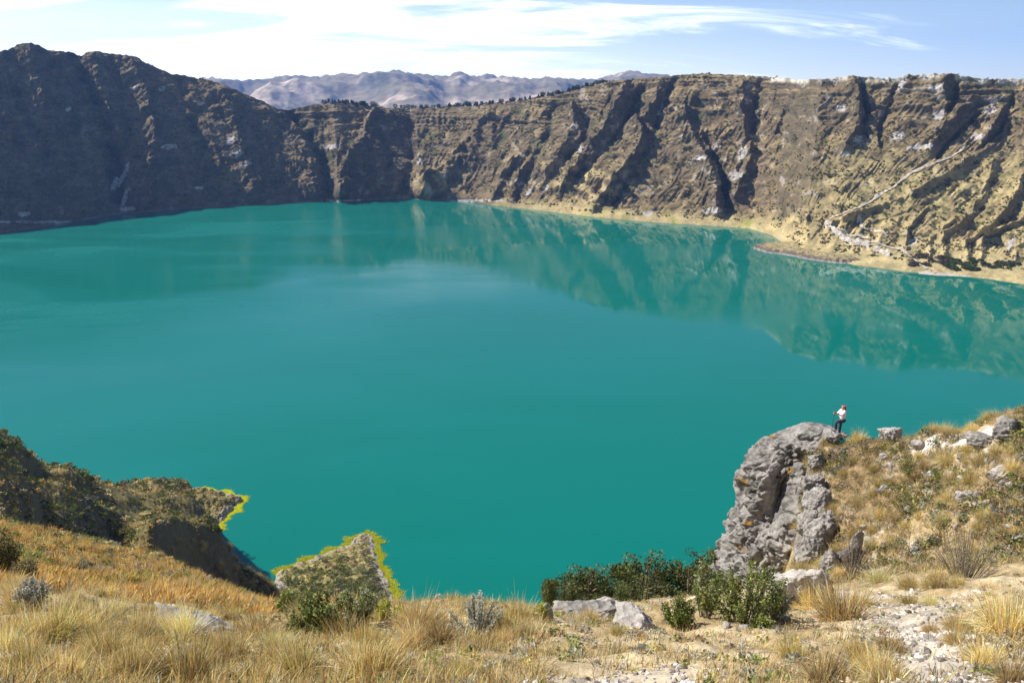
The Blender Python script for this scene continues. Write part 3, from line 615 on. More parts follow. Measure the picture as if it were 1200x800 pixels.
# ------------------------------------------------------------------ tussocks (things) - variants of real blades
def tussock_mesh(i, nbl, style):  # a dome of fine arching blades
    w_ = {'gold': ([STRAW*1.1, BROWN, OLIVE], (9, 1, 1)), 'olive': ([STRAW, OLIVE*1.2, BROWN], (6, 4, .6)), 'brown': ([STRAW*.95, BROWN, GREYL], (6, 4, 1)), 'pale': ([STRAW*1.2, GREYL*1.3, BROWN], (8, 2, .5))}[style]
    A = tuft_arrays(np.zeros((1, 3)), nbl, .60, .16, .0075, .48, *w_, segs=4, droop=(.05, .9))
    B = tuft_arrays(np.zeros((1, 3)), nbl//3, .42, .2, .011, .95, [BROWN, GREYL, STRAW], (4, 2, 2), segs=4, droop=(.3, 1.1))
    A2 = tuft_arrays(np.zeros((1, 3)), 26, .86, .12, .004, .35, [STRAW], (1,), segs=4, droop=(.0, .35))
    V_, F_, C_ = cat_m([A, B, A2]); return mesh_np('tussock_blades', V_, F_, [M_GRASS], C_, smooth=False)
TM = {s: [tussock_mesh(i, 800, s) for i in range(3)] for s in ('gold', 'olive', 'brown', 'pale')}
def pxsize(p): return np.linalg.norm(np.asarray(p)-np.array([0, 0, H]))/F
def tussock(u, v, wpx, style, label, group=None, hz=1.):
    p = near(u, v)
    if p is None: return None
    s = wpx*pxsize(p)/.95
    o = link('grass_tussock', random.choice(TM[style]), None, (p[0], p[1], p[2]-.02)); o.rotation_euler = (random.uniform(-.12, .12), random.uniform(-.12, .12), random.uniform(0, 6.28)); o.scale = (s, s, s*hz*random.uniform(.9, 1.1))
    return tag(o, label, 'grass tussock', group)
HERO = [
 (432, 796, 120, 'gold', 'largest straw tussock in the centre left foreground, pale blades spraying up'),
 (545, 794, 62, 'olive', 'narrow olive tussock with dark base alone on the short turf at bottom centre'),
 (345, 790, 90, 'olive', 'green-tinged tussock just left of the largest foreground tussock'),
 (215, 796, 105, 'gold', 'golden tussock at the bottom edge, lower left'),
 (152, 796, 90, 'gold', 'wide drooping tussock at the bottom edge, left of the golden one'),
 (58, 752, 95, 'olive', 'spiky green and brown tussock near the left edge below the grey shrub'),
 (28, 712, 60, 'brown', 'orange brown tussock at the left edge beside the grey shrub'),
 (120, 770, 70, 'gold', 'tussock with a yellow green base right of the spiky one'),
 (112, 735, 70, 'brown', 'rusty brown tussock above the yellow green based one'),
 (180, 742, 70, 'gold', 'blond tussock standing left of the grey rock slab'),
 (300, 745, 78, 'brown', 'brown tussock below the right end of the grey rock slab'),
 (265, 775, 90, 'pale', 'pale windblown tussock below the grey rock slab'),
 (490, 738, 88, 'brown', 'dense rust brown tussock on the crest left of the silvery shrub'),
 (590, 738, 52, 'olive', 'green brown tussock on the crest just right of the silvery shrub'),
 (618, 745, 36, 'pale', 'small pale tussock at the brink between silvery shrub and boulders'),
 (400, 745, 70, 'pale', 'pale tussock in front of the green bushes on the left crest'),
 (692, 728, 42, 'gold', 'small golden tussock in front of the rock ledge'),
 (724, 742, 30, 'olive', 'yellow green tuft between the rock ledge and the pale boulder'),
 (985, 728, 92, 'brown', 'broad brown tussock with drooping blades below the lichen boulder'),
 (955, 712, 66, 'gold', 'tall bright straw tussock beside the lichen boulder'),
 (930, 772, 58, 'olive', 'upright green tussock on the sand below the bushy shrub'),
 (972, 800, 84, 'brown', 'brown tussock at the bottom edge right of the green upright one'),
 (1040, 802, 74, 'pale', 'pale tussock at the bottom edge next to the sandy track'),
 (1182, 742, 92, 'gold', 'large tussock near the right edge with dark shaded side'),
 (1148, 775, 54, 'gold', 'thin straw tussock at the right side of the sandy track'),
 (1190, 800, 70, 'brown', 'tussock cut by the bottom right corner'),
 (1092, 690, 34, 'olive', 'small green tuft at the top end of the sandy track'),
 (1004, 505, 30, 'gold', 'thick straw tussock on the knoll right behind the hiker'),
]
for u, v, wp, st, lb in HERO: tussock(u, v, wp, st, lb)
# more repeats nothing tells apart, by place
zones = [(934, 968, 525, 665, 22, 'tussock growing where the grass meets the grey outcrop', (14, 26)),
         (5, 340, 735, 800, 34, 'straw tussock in the dense grass of the lower left corner', (38, 80)),
         (340, 620, 722, 768, 18, 'straw tussock along the brink left of centre', (36, 66)),
         (0, 330, 690, 735, 22, 'small tussock on the slope above the lower left corner', (24, 46)),
         (1000, 1195, 735, 798, 9, 'straw tussock around the sandy track', (30, 60)),
         (860, 1195, 668, 712, 16, 'tussock at the foot of the rocky knoll', (24, 44)),
         (965, 1195, 520, 660, 60, 'small tussock on the flank of the rocky knoll', (14, 32)),
         (1060, 1195, 480, 512, 14, 'tussock on the crest of the ridge right of the hiker', (14, 26)),
         (20, 330, 635, 690, 60, 'golden tussock on the sunlit slope at lower left', (9, 17))]
for u0, u1, v0, v1, n_, lb, (s0, s1) in zones:
    for i in range(n_):
        tussock(random.uniform(u0, u1), random.uniform(v0, v1), random.uniform(s0, s1), random.choice(['gold', 'gold', 'olive', 'brown', 'pale']), lb, lb.replace('tussock', 'tussocks', 1))

# ------------------------------------------------------------------ ground cover (stuff)
def scrub(pos, size, nl, pal, ws, name, label, lsz, flat=.7):
    n = len(pos); m_ = n*nl; c = np.repeat(pos, nl, axis=0); d = RNG.normal(size=(m_, 3)); d /= np.linalg.norm(d, axis=1)[:, None]; d *= RNG.uniform(.55, 1, (m_, 1)); d[:, 2] = np.abs(d[:, 2])*flat
    sz = np.repeat(size, nl); c = c+d*sz[:, None]; colr = np.repeat(mixpal(pal, ws, n), nl, axis=0)*(1+.25*RNG.normal(size=(m_, 1)))
    return leaves(c, np.repeat(size*lsz, nl), np.clip(colr, .01, .8))
Krow = np.repeat(kk[:, None], SH.shape[1], 1)
def scatter(mask, n):
    idx = np.flatnonzero(mask.ravel()); idx = idx[RNG.integers(0, len(idx), n)]
    p = SH.reshape(-1, 3)[idx].copy(); r = rng_.ravel()[idx]
    p[:, :2] += RNG.normal(0, .002, (n, 2))*r[:, None]
    return p, r, idx
inframe = (SU > -30) & (SU < 1230)
msk = inframe & (r_ < 26) & (r_ > 3) & (Krow > .6) & (sand < .75)
def stuff(name, arrs, mat, label, cat):
    V_, F_, C_ = cat_m(arrs); return tag(link(name, mesh_np(name, V_, F_, [mat], C_, smooth=False)), label, cat, kind='stuff')
p, r, _ = scatter(msk, 6500)
A1 = tuft_arrays(p, 12, RNG.uniform(.07, .2, len(p)), .07, .006, .5, [STRAW, BROWN, GREYL, OLIVE], (7, 2, 2.2, 1.0), segs=2)
lf = msk & (SU < 640) & (na+.6*nb > -.25); p, r, _ = scatter(lf, 2300)
A2 = tuft_arrays(p, 22, RNG.uniform(.08, .26, len(p)), .10, .006, .45, [STRAW, BROWN, OLIVE], (7, 2, 1.4), segs=3)
p, r, _ = scatter(msk, 1500); HB = scrub(p, RNG.uniform(.03, .10, len(p)), 40, [GREYL*1.1, GREEN*1.5, OLIVE*1.3, BROWN], (4, 2, 2, 2), '', '', .3)
stuff('small_herbs', [HB], M_LEAF, 'tiny grey and green herbs growing between the straw tufts', 'herbs')
stuff('dry_grass', [A1, A2], M_GRASS, 'short dry straw coloured turf covering the foreground slope', 'grass')
msk = (SU > 922) & (SU < 1230) & (r_ > 22) & (r_ < 48) & (Krow < 10)
p, r, ix = scatter(msk & (ledge < .3), 5200)
A1 = tuft_arrays(p, 22, RNG.uniform(.12, .4, len(p)), .14, .016, .55, [STRAW, BROWN, OLIVE, GREYL, GREEN], (5, 4, 1.6, 2, 1.0), segs=2)
stuff('hillside_grass', [A1], M_GRASS, 'tangled dry grass and low herbs on the rocky knoll', 'grass')
msk = (SU > -60) & (SU < 430) & (r_ > 15) & (r_ < 115) & (Krow > 3.4) & (Krow < 7.3)
p, r, ix = scatter(msk & (fbm(x_/1.1, y_/1.1, z_/1.1, 2) > -.3), 8500)
wsl = np.stack([np.clip(1-1.6*nc_.ravel()[ix], .15, 3)*2.2, np.full(len(p), .5), np.clip(.8+3.5*(nb.ravel()[ix]+nc_.ravel()[ix]), .1, 4), np.full(len(p), .35), np.clip(1.5*(nb.ravel()[ix]-.1), .05, 2)], 1)**1.5
A1 = tuft_arrays(p, 24, (.2+.006*r)*RNG.uniform(.6, 1.5, len(p)), .22, .028, .5, [STRAW*np.array([1, .86, .7]), BROWN, OLIVE*1.35, GREYL, GREEN*1.3], wsl, segs=2)
stuff('slope_grass', [A1], M_GRASS, 'golden bunch grass covering the sunlit slope at lower left', 'grass')
msk = (SU > -60) & (SU < 400) & (r_ > 110) & (r_ < 540) & (SH[..., 2] > 3) & (steepn < .62)
p, r, ix = scatter(msk, 14000); szz = r*(.0012+.0065*RNG.random(len(p))**2.6); hn = fbm(p[:, 0]/24, p[:, 1]/24, p[:, 2]/24, 4)+.3*RNG.normal(size=len(p)); gs = hn > .12
S1 = cat_m([scrub(p[gs], szz[gs]*1.15, 44, [GREEN*.8, OLIVE*.6, GREYL*.5], (5, 2, 1.5), '', '', .26), scrub(p[~gs], szz[~gs]*.75, 26, [STRAW*.7, OLIVE*.8, BROWN*.8], (6, 3, 1.5), '', '', .34)])
o = stuff('hillside_scrub', [S1], M_LEAF, 'tussocks and low bushes dotting the far spur above the lake', 'scrub')
msk = (SU > 935) & (SU < 1230) & (r_ > 24) & (r_ < 48) & (Krow < 10) & (fbm(x_/2.2, y_/2.2, z_/2.2, 3) > .08)
p, r, ix = scatter(msk, 900); S1 = scrub(p, RNG.uniform(.12, .34, len(p)), 60, [GREEN, OLIVE, BROWN, GREYL], (3, 3, 3, 3), '', '', .22)
stuff('low_scrub', [S1], M_LEAF, 'low dark herbs and dead twigs matted over the rocky knoll', 'scrub')
msk = (SU > -20) & (SU < 330) & (r_ > 15) & (r_ < 100) & (Krow > 3.4) & (Krow < 7)
p, r, ix = scatter(msk, 1500); S1 = scrub(p, r*RNG.uniform(.004, .009, len(p)), 50, [GREEN*1.2, OLIVE*1.1, GREYL, STRAW], (2, 4, 2, 2), '', '', .25)
stuff('slope_scrub', [S1], M_LEAF, 'yellow green and grey herbs among the golden grass at lower left', 'scrub')
# vegetation that roughens the far walls
idx = np.flatnonzero(((WU > -10) & (WU < 1210) & (np.concatenate([HH, np.zeros((NO, len(ue)))]) > .03) & (fbm(WU/16, WV/14, 0*WU+77, 3) > -.02)).ravel()); idx = idx[RNG.integers(0, len(idx), 15000)]
p = WALL.reshape(-1, 3)[idx]; S1 = scrub(p, RNG.uniform(1.0, 3.2, len(p)), 9, [GREEN*.62, OLIVE*.6, BROWN*.55], (3, 3, 2), '', '', .8)
stuff('wall_scrub', [S1], M_LEAF, 'dark scrub scattered over the crater walls', 'scrub')

# ------------------------------------------------------------------ shrubs (things)
def shrub(u, v, wpx, hpx, pal, ws, label, nst=26, nlf=70, lsz=.035, kf=1.8, name='shrub', upright=.5, cat='shrub', flowers=None):
    lsz = lsz*.58; nlf = int(nlf*kf); p = near(u, v); s = pxsize(p); W_ = wpx*s/2; Hh = hpx*s*1.05
    root = empty(name, p); st = []; lv = []
    for i in range(nst):
        a = random.uniform(0, 6.28); q = math.sqrt(random.random()); hh = Hh*(1-.45*q*q)*random.uniform(.65, 1.05)
        tip = np.array([math.cos(a)*q*W_, math.sin(a)*q*W_, hh]); b0 = tip*np.array([.25, .25, 0]); mid = lerp(b0, tip, .5)*np.array([upright*.6+.7, upright*.6+.7, 1])
        st.append(tube([b0-np.array([0, 0, .08]), mid, tip], [.012, .008, .004], 4))
        tq = RNG.uniform(.25, 1.04, nlf)[:, None]; c_ = np.where(tq < .5, b0+(mid-b0)*tq*2, mid+(tip-mid)*(tq*2-1))+RNG.normal(0, 1, (nlf, 3))*lsz*1.25
        lv.append(leaves(c_, np.full(nlf, lsz), mixpal(pal, ws, nlf), up=.8, elong=2.))
        if flowers is not None and random.random() < .8:
            lv.append(leaves(tip+RNG.normal(0, 1, (14, 3))*lsz*.9, np.full(14, lsz*1.1), pick(flowers, 14), up=.5, elong=1.2))
    V_, F_, _ = cat_m(st); link('stems', mesh_np('stems', V_, F_, [M_WOOD]), root)
    V_, F_, C_ = cat_m(lv); link('foliage', mesh_np('foliage', V_, F_, [M_LEAF], C_, smooth=False), root)
    return tag(root, label, cat)
YG = np.array([(.38, .40, .05), (.46, .42, .05)]); SILV = np.array([(.42, .43, .36), (.34, .36, .28), (.52, .5, .42)]); LG = np.array([(.22, .27, .06), (.30, .33, .08), (.14, .18, .04)])
shrub(872, 728, 84, 74, [LG, GREEN], (3, 2), 'largest leafy green shrub standing at the left foot of the grey outcrop', 26, 80, .045)
shrub(826, 722, 36, 70, [LG, OLIVE, GREYL], (2, 2, 1), 'tall sparse shrub between the dark tree clump and the largest green shrub', 16, 60, .045)
shrub(908, 724, 40, 46, [GREYL, LG], (3, 2), 'grey green shrub squeezed between the largest green shrub and the lichen boulder', 20, 70, .04)
shrub(795, 735, 42, 36, [LG, GREEN], (4, 2), 'low round green shrub right of the pale boulder', 24, 80, .032)
shrub(892, 738, 26, 20, [LG*1.2], (1,), 'tiny yellow green bush at the foot of the largest green shrub', 14, 60, .028)
shrub(560, 742, 66, 46, [SILV, GREYL], (3, 2), 'silvery grey shrub with pale dried flower heads on the brink at centre', 34, 70, .022, flowers=SILV*1.2)
shrub(420, 738, 60, 44, [GREEN, LG, GREYL], (2, 2, 1), 'green bush mixed with white flower heads at the brink below the near headland', 26, 80, .03, flowers=SILV)
shrub(372, 738, 66, 50, [LG, GREEN], (1, 3), 'dark green bush at the right end of the sunlit slope', 30, 80, .035)
shrub(340, 716, 24, 22, [LG, GREEN], (2, 2), 'small isolated green bush against the dark ravine wall', 16, 60, .05)
shrub(455, 730, 34, 30, [YG, LG], (3, 1), 'bright yellow green herb at the brink right of the green bushes', 22, 60, .028)
shrub(633, 722, 18, 20, [YG], (1,), 'little lime green plant at the left end of the rock ledge', 10, 50, .025)
shrub(38, 712, 34, 30, [SILV, GREYL], (2, 3), 'grey leaved shrub near the left edge', 24, 70, .03)
shrub(30, 680, 14, 14, [YG], (1,), 'tiny yellow green sprig above the grey leaved shrub', 8, 40, .03)
shrub(1065, 560, 34, 26, [GREEN, OLIVE], (3, 1), 'dark green bush on the knoll right below the white rock', 18, 60, .05)
shrub(1060, 600, 40, 22, [GREEN, OLIVE, BROWN], (2, 2, 1), 'wide low olive bush halfway down the knoll flank', 18, 60, .05)
shrub(1130, 680, 74, 56, [GREYL*.8, BROWN, GREEN], (3, 3, 1), 'wide tangle of grey dead twigs at the foot of the knoll', 60, 26, .03, name='twiggy_shrub')
shrub(1000, 672, 44, 40, [GREYL, BROWN], (2, 2), 'grey twiggy shrub between the outcrop and the broad brown tussock', 40, 22, .03, name='twiggy_shrub')

# ------------------------------------------------------------------ rocks
import bmesh
def rock_mesh(seed, sub=5, rough=.34, cuts=9):
    bm = bmesh.new(); bmesh.ops.create_icosphere(bm, subdivisions=sub, radius=1); rr_ = random.Random(seed)
    V_ = np.array([v.co[:] for v in bm.verts])
    for i in range(cuts):
        n = np.array([rr_.gauss(0, 1) for _ in range(3)]); n /= np.linalg.norm(n); d = V_@n; off = rr_.uniform(.45, .8); V_ = V_-np.clip(d-off, 0, None)[:, None]*n*.9
    s = seed*3.1; V_ = V_*(1+rough*.5*fbm(V_[:, 0]*1.3+s, V_[:, 1]*1.3, V_[:, 2]*1.3, 2)+rough*.42*fbm(V_[:, 0]*3.5+s, V_[:, 1]*3.5, V_[:, 2]*3.5, 5, .66))[:, None]
    F_ = np.array([[v.index for v in f.verts] for f in bm.faces]); bm.free(); return V_, F_
M_GREY = rock_mat('grey_rock', (.38, .35, .315), (.13, .12, .11), 3.2)
M_WHITE = rock_mat('white_rock', (.54, .50, .45), (.24, .21, .19), 3.0)
M_LICH = rock_mat('lichen_rock', (.62, .58, .52), (.32, .28, .25), 2.0, (.30, .13, .02), .56)
M_DARK = rock_mat('dark_rock', (.17, .14, .13), (.07, .06, .055), 3.)
def rock(u, v, wpx, hpx, mat, label, seed, depth=1., name='boulder', rz=None, sink=.35, tilt=0):
    p = near(u, v); s = pxsize(p); V_, F_ = rock_mesh(seed, 3 if wpx < 15 else 5); V_ = V_*np.array([wpx*s/2*1.1, wpx*s/2*depth, hpx*s/2*1.35]); V_[:, 2] += hpx*s/2*(1-sink)
    o = link(name, mesh_np(name, V_, F_, [mat]), None, p); o.rotation_euler = (0, tilt, rz if rz is not None else random.uniform(-.4, .4)); return tag(o, label, 'rock')
rock(936, 708, 66, 44, M_LICH, 'white boulder with orange lichen at the foot of the grey outcrop', 3, .8, rz=.1)
rock(742, 735, 54, 24, M_WHITE, 'pale rounded boulder at the brink beside the dark tree clump', 5, .9, rz=-.2)
rock(690, 718, 72, 15, M_GREY, 'long grey rock ledge at the brink right of the lime green plant', 8, .6, name='rock_ledge', rz=.05)
rock(715, 716, 44, 17, M_WHITE, 'light slab resting on the right end of the grey ledge', 12, .7, rz=.2)
rock(642, 724, 14, 20, M_GREY, 'small upright grey stone at the left end of the ledge', 15, .8)
rock(1043, 517, 26, 20, M_WHITE, 'bright white rock on the crest right of the hiker', 18, .9)
rock(1078, 524, 16, 9, M_WHITE, 'flat pale stone right of the white crest rock', 19, .9)
rock(232, 738, 92, 22, M_GREY, 'long weathered grey rock slab half buried in grass at lower left', 22, .5, name='rock_slab', rz=-.35, tilt=.12)
rock(990, 664, 28, 30, M_DARK, 'dark jagged block at the right foot of the outcrop', 25, .9)
rock(1003, 652, 14, 36, M_GREY, 'thin upright grey stone behind the dark jagged block', 27, .6)
rock(974, 668, 22, 24, M_GREY, 'grey block wedged left of the dark jagged block', 29, .9)
rock(1150, 520, 30, 14, M_GREY, 'grey rock on the pale ledge near the right edge', 31, .8)
rock(1180, 512, 34, 20, M_GREY, 'larger grey rock on the pale ledge touching the right edge', 33, .8)
rock(1172, 560, 22, 14, M_WHITE, 'pale stone in the grass below the ledge', 34, .8)
rock(1130, 585, 18, 10, M_WHITE, 'small pale stone in the middle of the knoll flank', 36, .8)
for i, (u_, v_, w_) in enumerate([(952, 572, 26), (958, 600, 34), (948, 622, 30), (962, 640, 38), (950, 655, 34), (966, 618, 24), (956, 545, 20)]):
    o = rock(u_, v_, w_, w_*.8, M_GREY, 'broken grey block in the joint between outcrop and grassy flank', 400+i, .9); o['group'] = 'broken blocks beside the outcrop'
for i in range(26):
    o = rock(random.uniform(975, 1195), random.uniform(530, 650), random.uniform(5, 13), random.uniform(4, 8), random.choice([M_GREY, M_WHITE]), 'small stone in the grass of the knoll flank', 40+i, .9, name='stone'); o['group'] = 'small stones on the knoll flank'
for i in range(16):
    o = rock(random.uniform(650, 1180), random.uniform(735, 798), random.uniform(5, 14), random.uniform(3, 7), random.choice([M_WHITE, M_WHITE, M_GREY]), 'small pale stone on the foreground turf', 80+i, .9, name='stone'); o['group'] = 'small stones on the foreground turf'

p, r, _ = scatter(inframe & (r_ < 24) & (r_ > 3) & (Krow > .6) & (sand > .15), 9000)
gv, gf = rock_mesh(300, 1, .3, 5); ng = len(p); sc_ = (.008+.05*RNG.random(ng)**4)*(r/8)**.5; an = RNG.uniform(0, 6.28, ng)
gx2 = gv[None]*np.array([1, .8, .6])*sc_[:, None, None]; cc_, ss2 = np.cos(an)[:, None], np.sin(an)[:, None]
GV = np.stack([gx2[..., 0]*cc_-gx2[..., 1]*ss2, gx2[..., 0]*ss2+gx2[..., 1]*cc_, gx2[..., 2]], -1)+p[:, None]
gcol = np.repeat(pick(np.array([(.5, .45, .4), (.34, .30, .27), (.6, .55, .48), (.22, .19, .17)]), ng), len(gv), axis=0)
stuff('gravel', [(GV.reshape(-1, 3), (np.arange(ng)*len(gv))[:, None, None].repeat(len(gf), 1).reshape(-1, 1)+np.tile(gf, (ng, 1)), gcol)], M_NEAR, 'loose pale gravel on the bare sandy track', 'gravel')
shrub(2, 684, 44, 56, [GREEN*.8, OLIVE*.7, BROWN], (3, 2, 2), 'tall dark bush standing in for shade at the left edge of the golden slope', 70, 90, .05)  # dark foliage added where the slope itself is only shaded
shrub(30, 692, 34, 34, [GREEN*.8, BROWN], (2, 2), 'dark low bush added as shade right of the tall dark bush at the left edge', 26, 70, .04)  # second added bush, its dark leaves stand in for the slope's shade

# ------------------------------------------------------------------ the grey outcrop under the hiker
LS = np.array([(497, 972), (503, 958), (512, 938), (522, 918), (533, 903), (545, 893), (570, 884), (600, 875), (640, 866), (672, 860), (705, 856), (740, 852)], float)
RS = np.array([(497, 996), (503, 998), (518, 980), (535, 966), (560, 966), (600, 970), (640, 978), (672, 988), (705, 985), (740, 985)], float)
nv_, nph = 260, 380; rowsR = []
vv = np.linspace(508, 735, nv_); ph = np.linspace(0, 2*math.pi, nph+1)[:-1]
for v in vv:
    ul = np.interp(v, LS[:, 0], LS[:, 1]); ur = np.interp(v, RS[:, 0], RS[:, 1]); rr0 = np.interp(v, [498, 540, 680, 735], [40.2, 38.6, 36.6, 36])
    a = P(ul, v, rr0+.4); b_ = P(ur, v, rr0+.2); c_ = (a+b_)/2; zc = c_[2]; hw = np.linalg.norm((b_-a)[:2])/2; dep = min(2.6, hw*1.0)
    q = np.zeros((nph, 3)); q[:, 0] = c_[0]+hw*np.sign(np.cos(ph))*np.abs(np.cos(ph))**.8; q[:, 1] = c_[1]+dep*.55+dep*np.sin(ph)*1.0+(b_[1]-a[1])*.5*np.cos(ph); q[:, 2] = zc; rowsR.append(q)
ROCK = np.array(rowsR); cen = ROCK.mean(1, keepdims=True); out_ = ROCK-cen; out_[..., 2] = 0; out_ /= np.linalg.norm(out_, axis=-1, keepdims=True)+1e-9; out_[..., 2] = .25
X_, Y_, Z_ = ROCK[..., 0], ROCK[..., 1], ROCK[..., 2]
dd_ = .55*fbm(X_/2.4, Y_/2.4, Z_/3.2, 3)+.22*(np.abs(pn(X_/.8, Y_/.8, Z_/.8))*2-.5)+.12*(np.abs(pn(X_/.33+7, Y_/.33, Z_/.33))*2-.5)+.05*(np.abs(pn(X_/.16+7, Y_/.16, Z_/.16))*2-.5)+.16*fbm(X_/.5, Y_/.5, Z_/.5, 4, .6)
dd_ -= .55*np.clip(ridge(X_/1.9+.3*Z_, Y_/1.9, Z_/1.1, 2)-1.05, 0, 1)
ru, rv, rd = proj(ROCK)
dd_ -= 1.25*np.exp(-(((ru-908-(rv-590)*-.35)/16)**2+((rv-588)/30)**2))*(np.sin(ph)[None, :] < .2)
dd_ += .35*np.exp(-(((ru-893)/10)**2+((rv-560)/22)**2))
dd_ *= sstep(497, 512, rv)*.9+.1
ROCK = ROCK+out_*dd_[..., None]
tc0 = ROCK[0].mean(0); ROCK = np.concatenate([np.stack([tc0+(ROCK[0]-tc0)*f+np.array([0, 0, .10*(1-f)]) for f in (.02, .25, .5, .75, .92)]), ROCK]); Vr = ROCK.reshape(-1, 3); Fr = grid_faces(len(ROCK), nph, True)[:, ::-1]
me = mesh_np('outcrop', Vr, Fr, [rock_mat('outcrop_rock', (.35, .325, .295), (.07, .065, .06), 1.2, (.24, .13, .03), .68, 1., .12)])
tag(link('rock_outcrop', me), 'tall rough grey conglomerate outcrop with a dark hollow, the hiker on top', 'rock outcrop')
cap = rock_mesh(61); 

# ------------------------------------------------------------------ near headland and far headland at the lakeshore, algae fringe
def head_col(V, sd_):
    n = fbm(V[..., 0]/5, V[..., 1]/5, V[..., 2]/3, 4); c = np.zeros(V.shape)+c3(.15, .13, .055)
    c = blend(c, c3(.24, .20, .08), sstep(0, .4, n)); c = c*1.5; c = blend(c, c3(.34, .30, .26), (1-sstep(2, 6, sd_+4*n))*.9); c = blend(c, c3(.09, .08, .07), sstep(.1, .4, fbm(V[..., 0]/2, V[..., 1]/2, V[..., 2]/2, 3))*(1-sstep(5, 12, sd_))*.7); return c
HP = [(322, 672), (345, 662), (372, 652), (395, 643), (410, 636), (424, 627), (434, 625), (439, 632), (440, 645), (443, 655), (446, 664), (452, 676), (457, 690), (462, 702), (470, 740), (400, 760), (330, 740)]
HT = [(150, 574), (200, 574), (235, 573), (262, 577), (276, 581), (286, 587), (279, 594), (268, 602), (259, 612), (250, 625), (225, 640), (180, 640)]
VP, sP = patch(HP, lambda s, x, y: np.where(s < 0, s*.8, 2.2*(1-np.exp(-s/3))+np.clip(s-5, 0, 99)*.20), 'headland_ground', M_NEAR, head_col, n=240, amp=1.5, wl=9, label='near headland of grey rock and bushes reaching into the lake', cat='headland')
VT, sT = patch(HT, lambda s, x, y: np.where(s < 0, s*.8, 3.2*(1-np.exp(-s/3))+np.clip(s-5, 0, 99)*.24), 'headland_ground', M_NEAR, head_col, n=240, amp=3., wl=9, label='dark rocky headland at the tip of the far left spur', cat='headland')
def fringe(outline, i0, i1, label, wmax):
    pts = np.array([P(u, v, Rw(u, v))[:2] for u, v in outline[i0:i1]]); d = np.r_[0, np.cumsum(np.linalg.norm(np.diff(pts, axis=0), axis=1))]
    s = np.arange(0, d[-1], .35); L = np.stack([np.interp(s, d, pts[:, i]) for i in (0, 1)], -1); t_ = np.gradient(L, axis=0); sd2 = np.stack([-t_[:, 1], t_[:, 0]], -1); sd2 /= np.linalg.norm(sd2, axis=1)[:, None]+1e-9
    c0 = np.array(outline).mean(0); cc0 = P(c0[0], c0[1], Rw(c0[0], c0[1]))[:2]
    if ((L-cc0)*sd2).sum() < 0: sd2 = -sd2
    ww = wmax*(.6+.8*fbm(s/9, s*0, s*0+1, 2)+.25*fbm(s/2.2, s*0, s*0+4, 2)); ww = np.clip(ww, .3, None)
    n_ = len(s)*90; k = RNG.integers(0, len(s), n_); q = np.where(RNG.random(n_) < .7, RNG.uniform(-.8, .8, n_), RNG.normal(.75, .28, n_))
    p2 = L[k]+sd2[k]*(q*ww[k])[:, None]+RNG.normal(0, .5, (n_, 2)); p3 = np.c_[p2, RNG.uniform(.03, .3, n_)]
    return stuff('shore_algae', [leaves(p3, np.full(n_, .42), pick(np.array([(.78, .76, .03), (.85, .80, .05), (.60, .66, .04)]), n_), up=0, elong=1.4)], M_LEAF, label, 'algae')
fringe(HP, 0, 15, 'bright yellow green algae fringe around the near headland', 5.8)
fringe(HT, 2, 10, 'bright yellow green algae fringe around the far headland tip', 5.)
for VV_, ss_, nm in ((VP, sP, 'low bushes and grass on the near headland'), (VT, sT, 'bushes on the far headland')):
    idx = np.flatnonzero((ss_ > 4).ravel()); idx = idx[RNG.integers(0, len(idx), 2600)]; p = VV_.reshape(-1, 3)[idx]; hn = fbm(p[:, 0]/14, p[:, 1]/14, p[:, 2]*0, 3)+(proj(p)[1]-662)/40; gsel = hn+.25*RNG.normal(size=len(p)) > .15
    stuff('headland_scrub', [scrub(p[gsel], .5+2.0*RNG.random(gsel.sum())**2, 60, [GREEN, OLIVE*.9, GREYL*.7], (5, 2, 1), '', '', .22), scrub(p[~gsel], .3+.8*RNG.random((~gsel).sum())**2, 34, [OLIVE, STRAW*.75, BROWN], (2, 6, 2), '', '', .3)], M_LEAF, nm, 'scrub')
def shore_rocks(VV_, ss_, lab, n_, grp):
    idx = np.flatnonzero(((ss_ > .3) & (ss_ < 7+5*(VV_[..., 2] > 1)) & (proj(VV_)[0] > (404 if VV_ is VP else 205))).ravel()); meshes = []
    for s in range(4):
        V_, F_ = rock_mesh(200+s, 2); meshes.append(mesh_np('shore_rock', V_, F_, [M_GREY], smooth=False))
    for i in range(n_):
        q = VV_.reshape(-1, 3)[random.choice(idx)]; o = link('shore_rock', random.choice(meshes), None, q); s = random.uniform(.3, 1.1); o.scale = (s, s*random.uniform(.7, 1.2), s*.8); o.rotation_euler = (0, 0, random.uniform(0, 6))
        tag(o, lab, 'rock', grp)
shore_rocks(VP, sP, 'grey shore boulder on the near headland', 90, 'boulders on the near headland')
shore_rocks(VT, sT, 'dark shore boulder on the far headland tip', 60, 'boulders on the far headland')

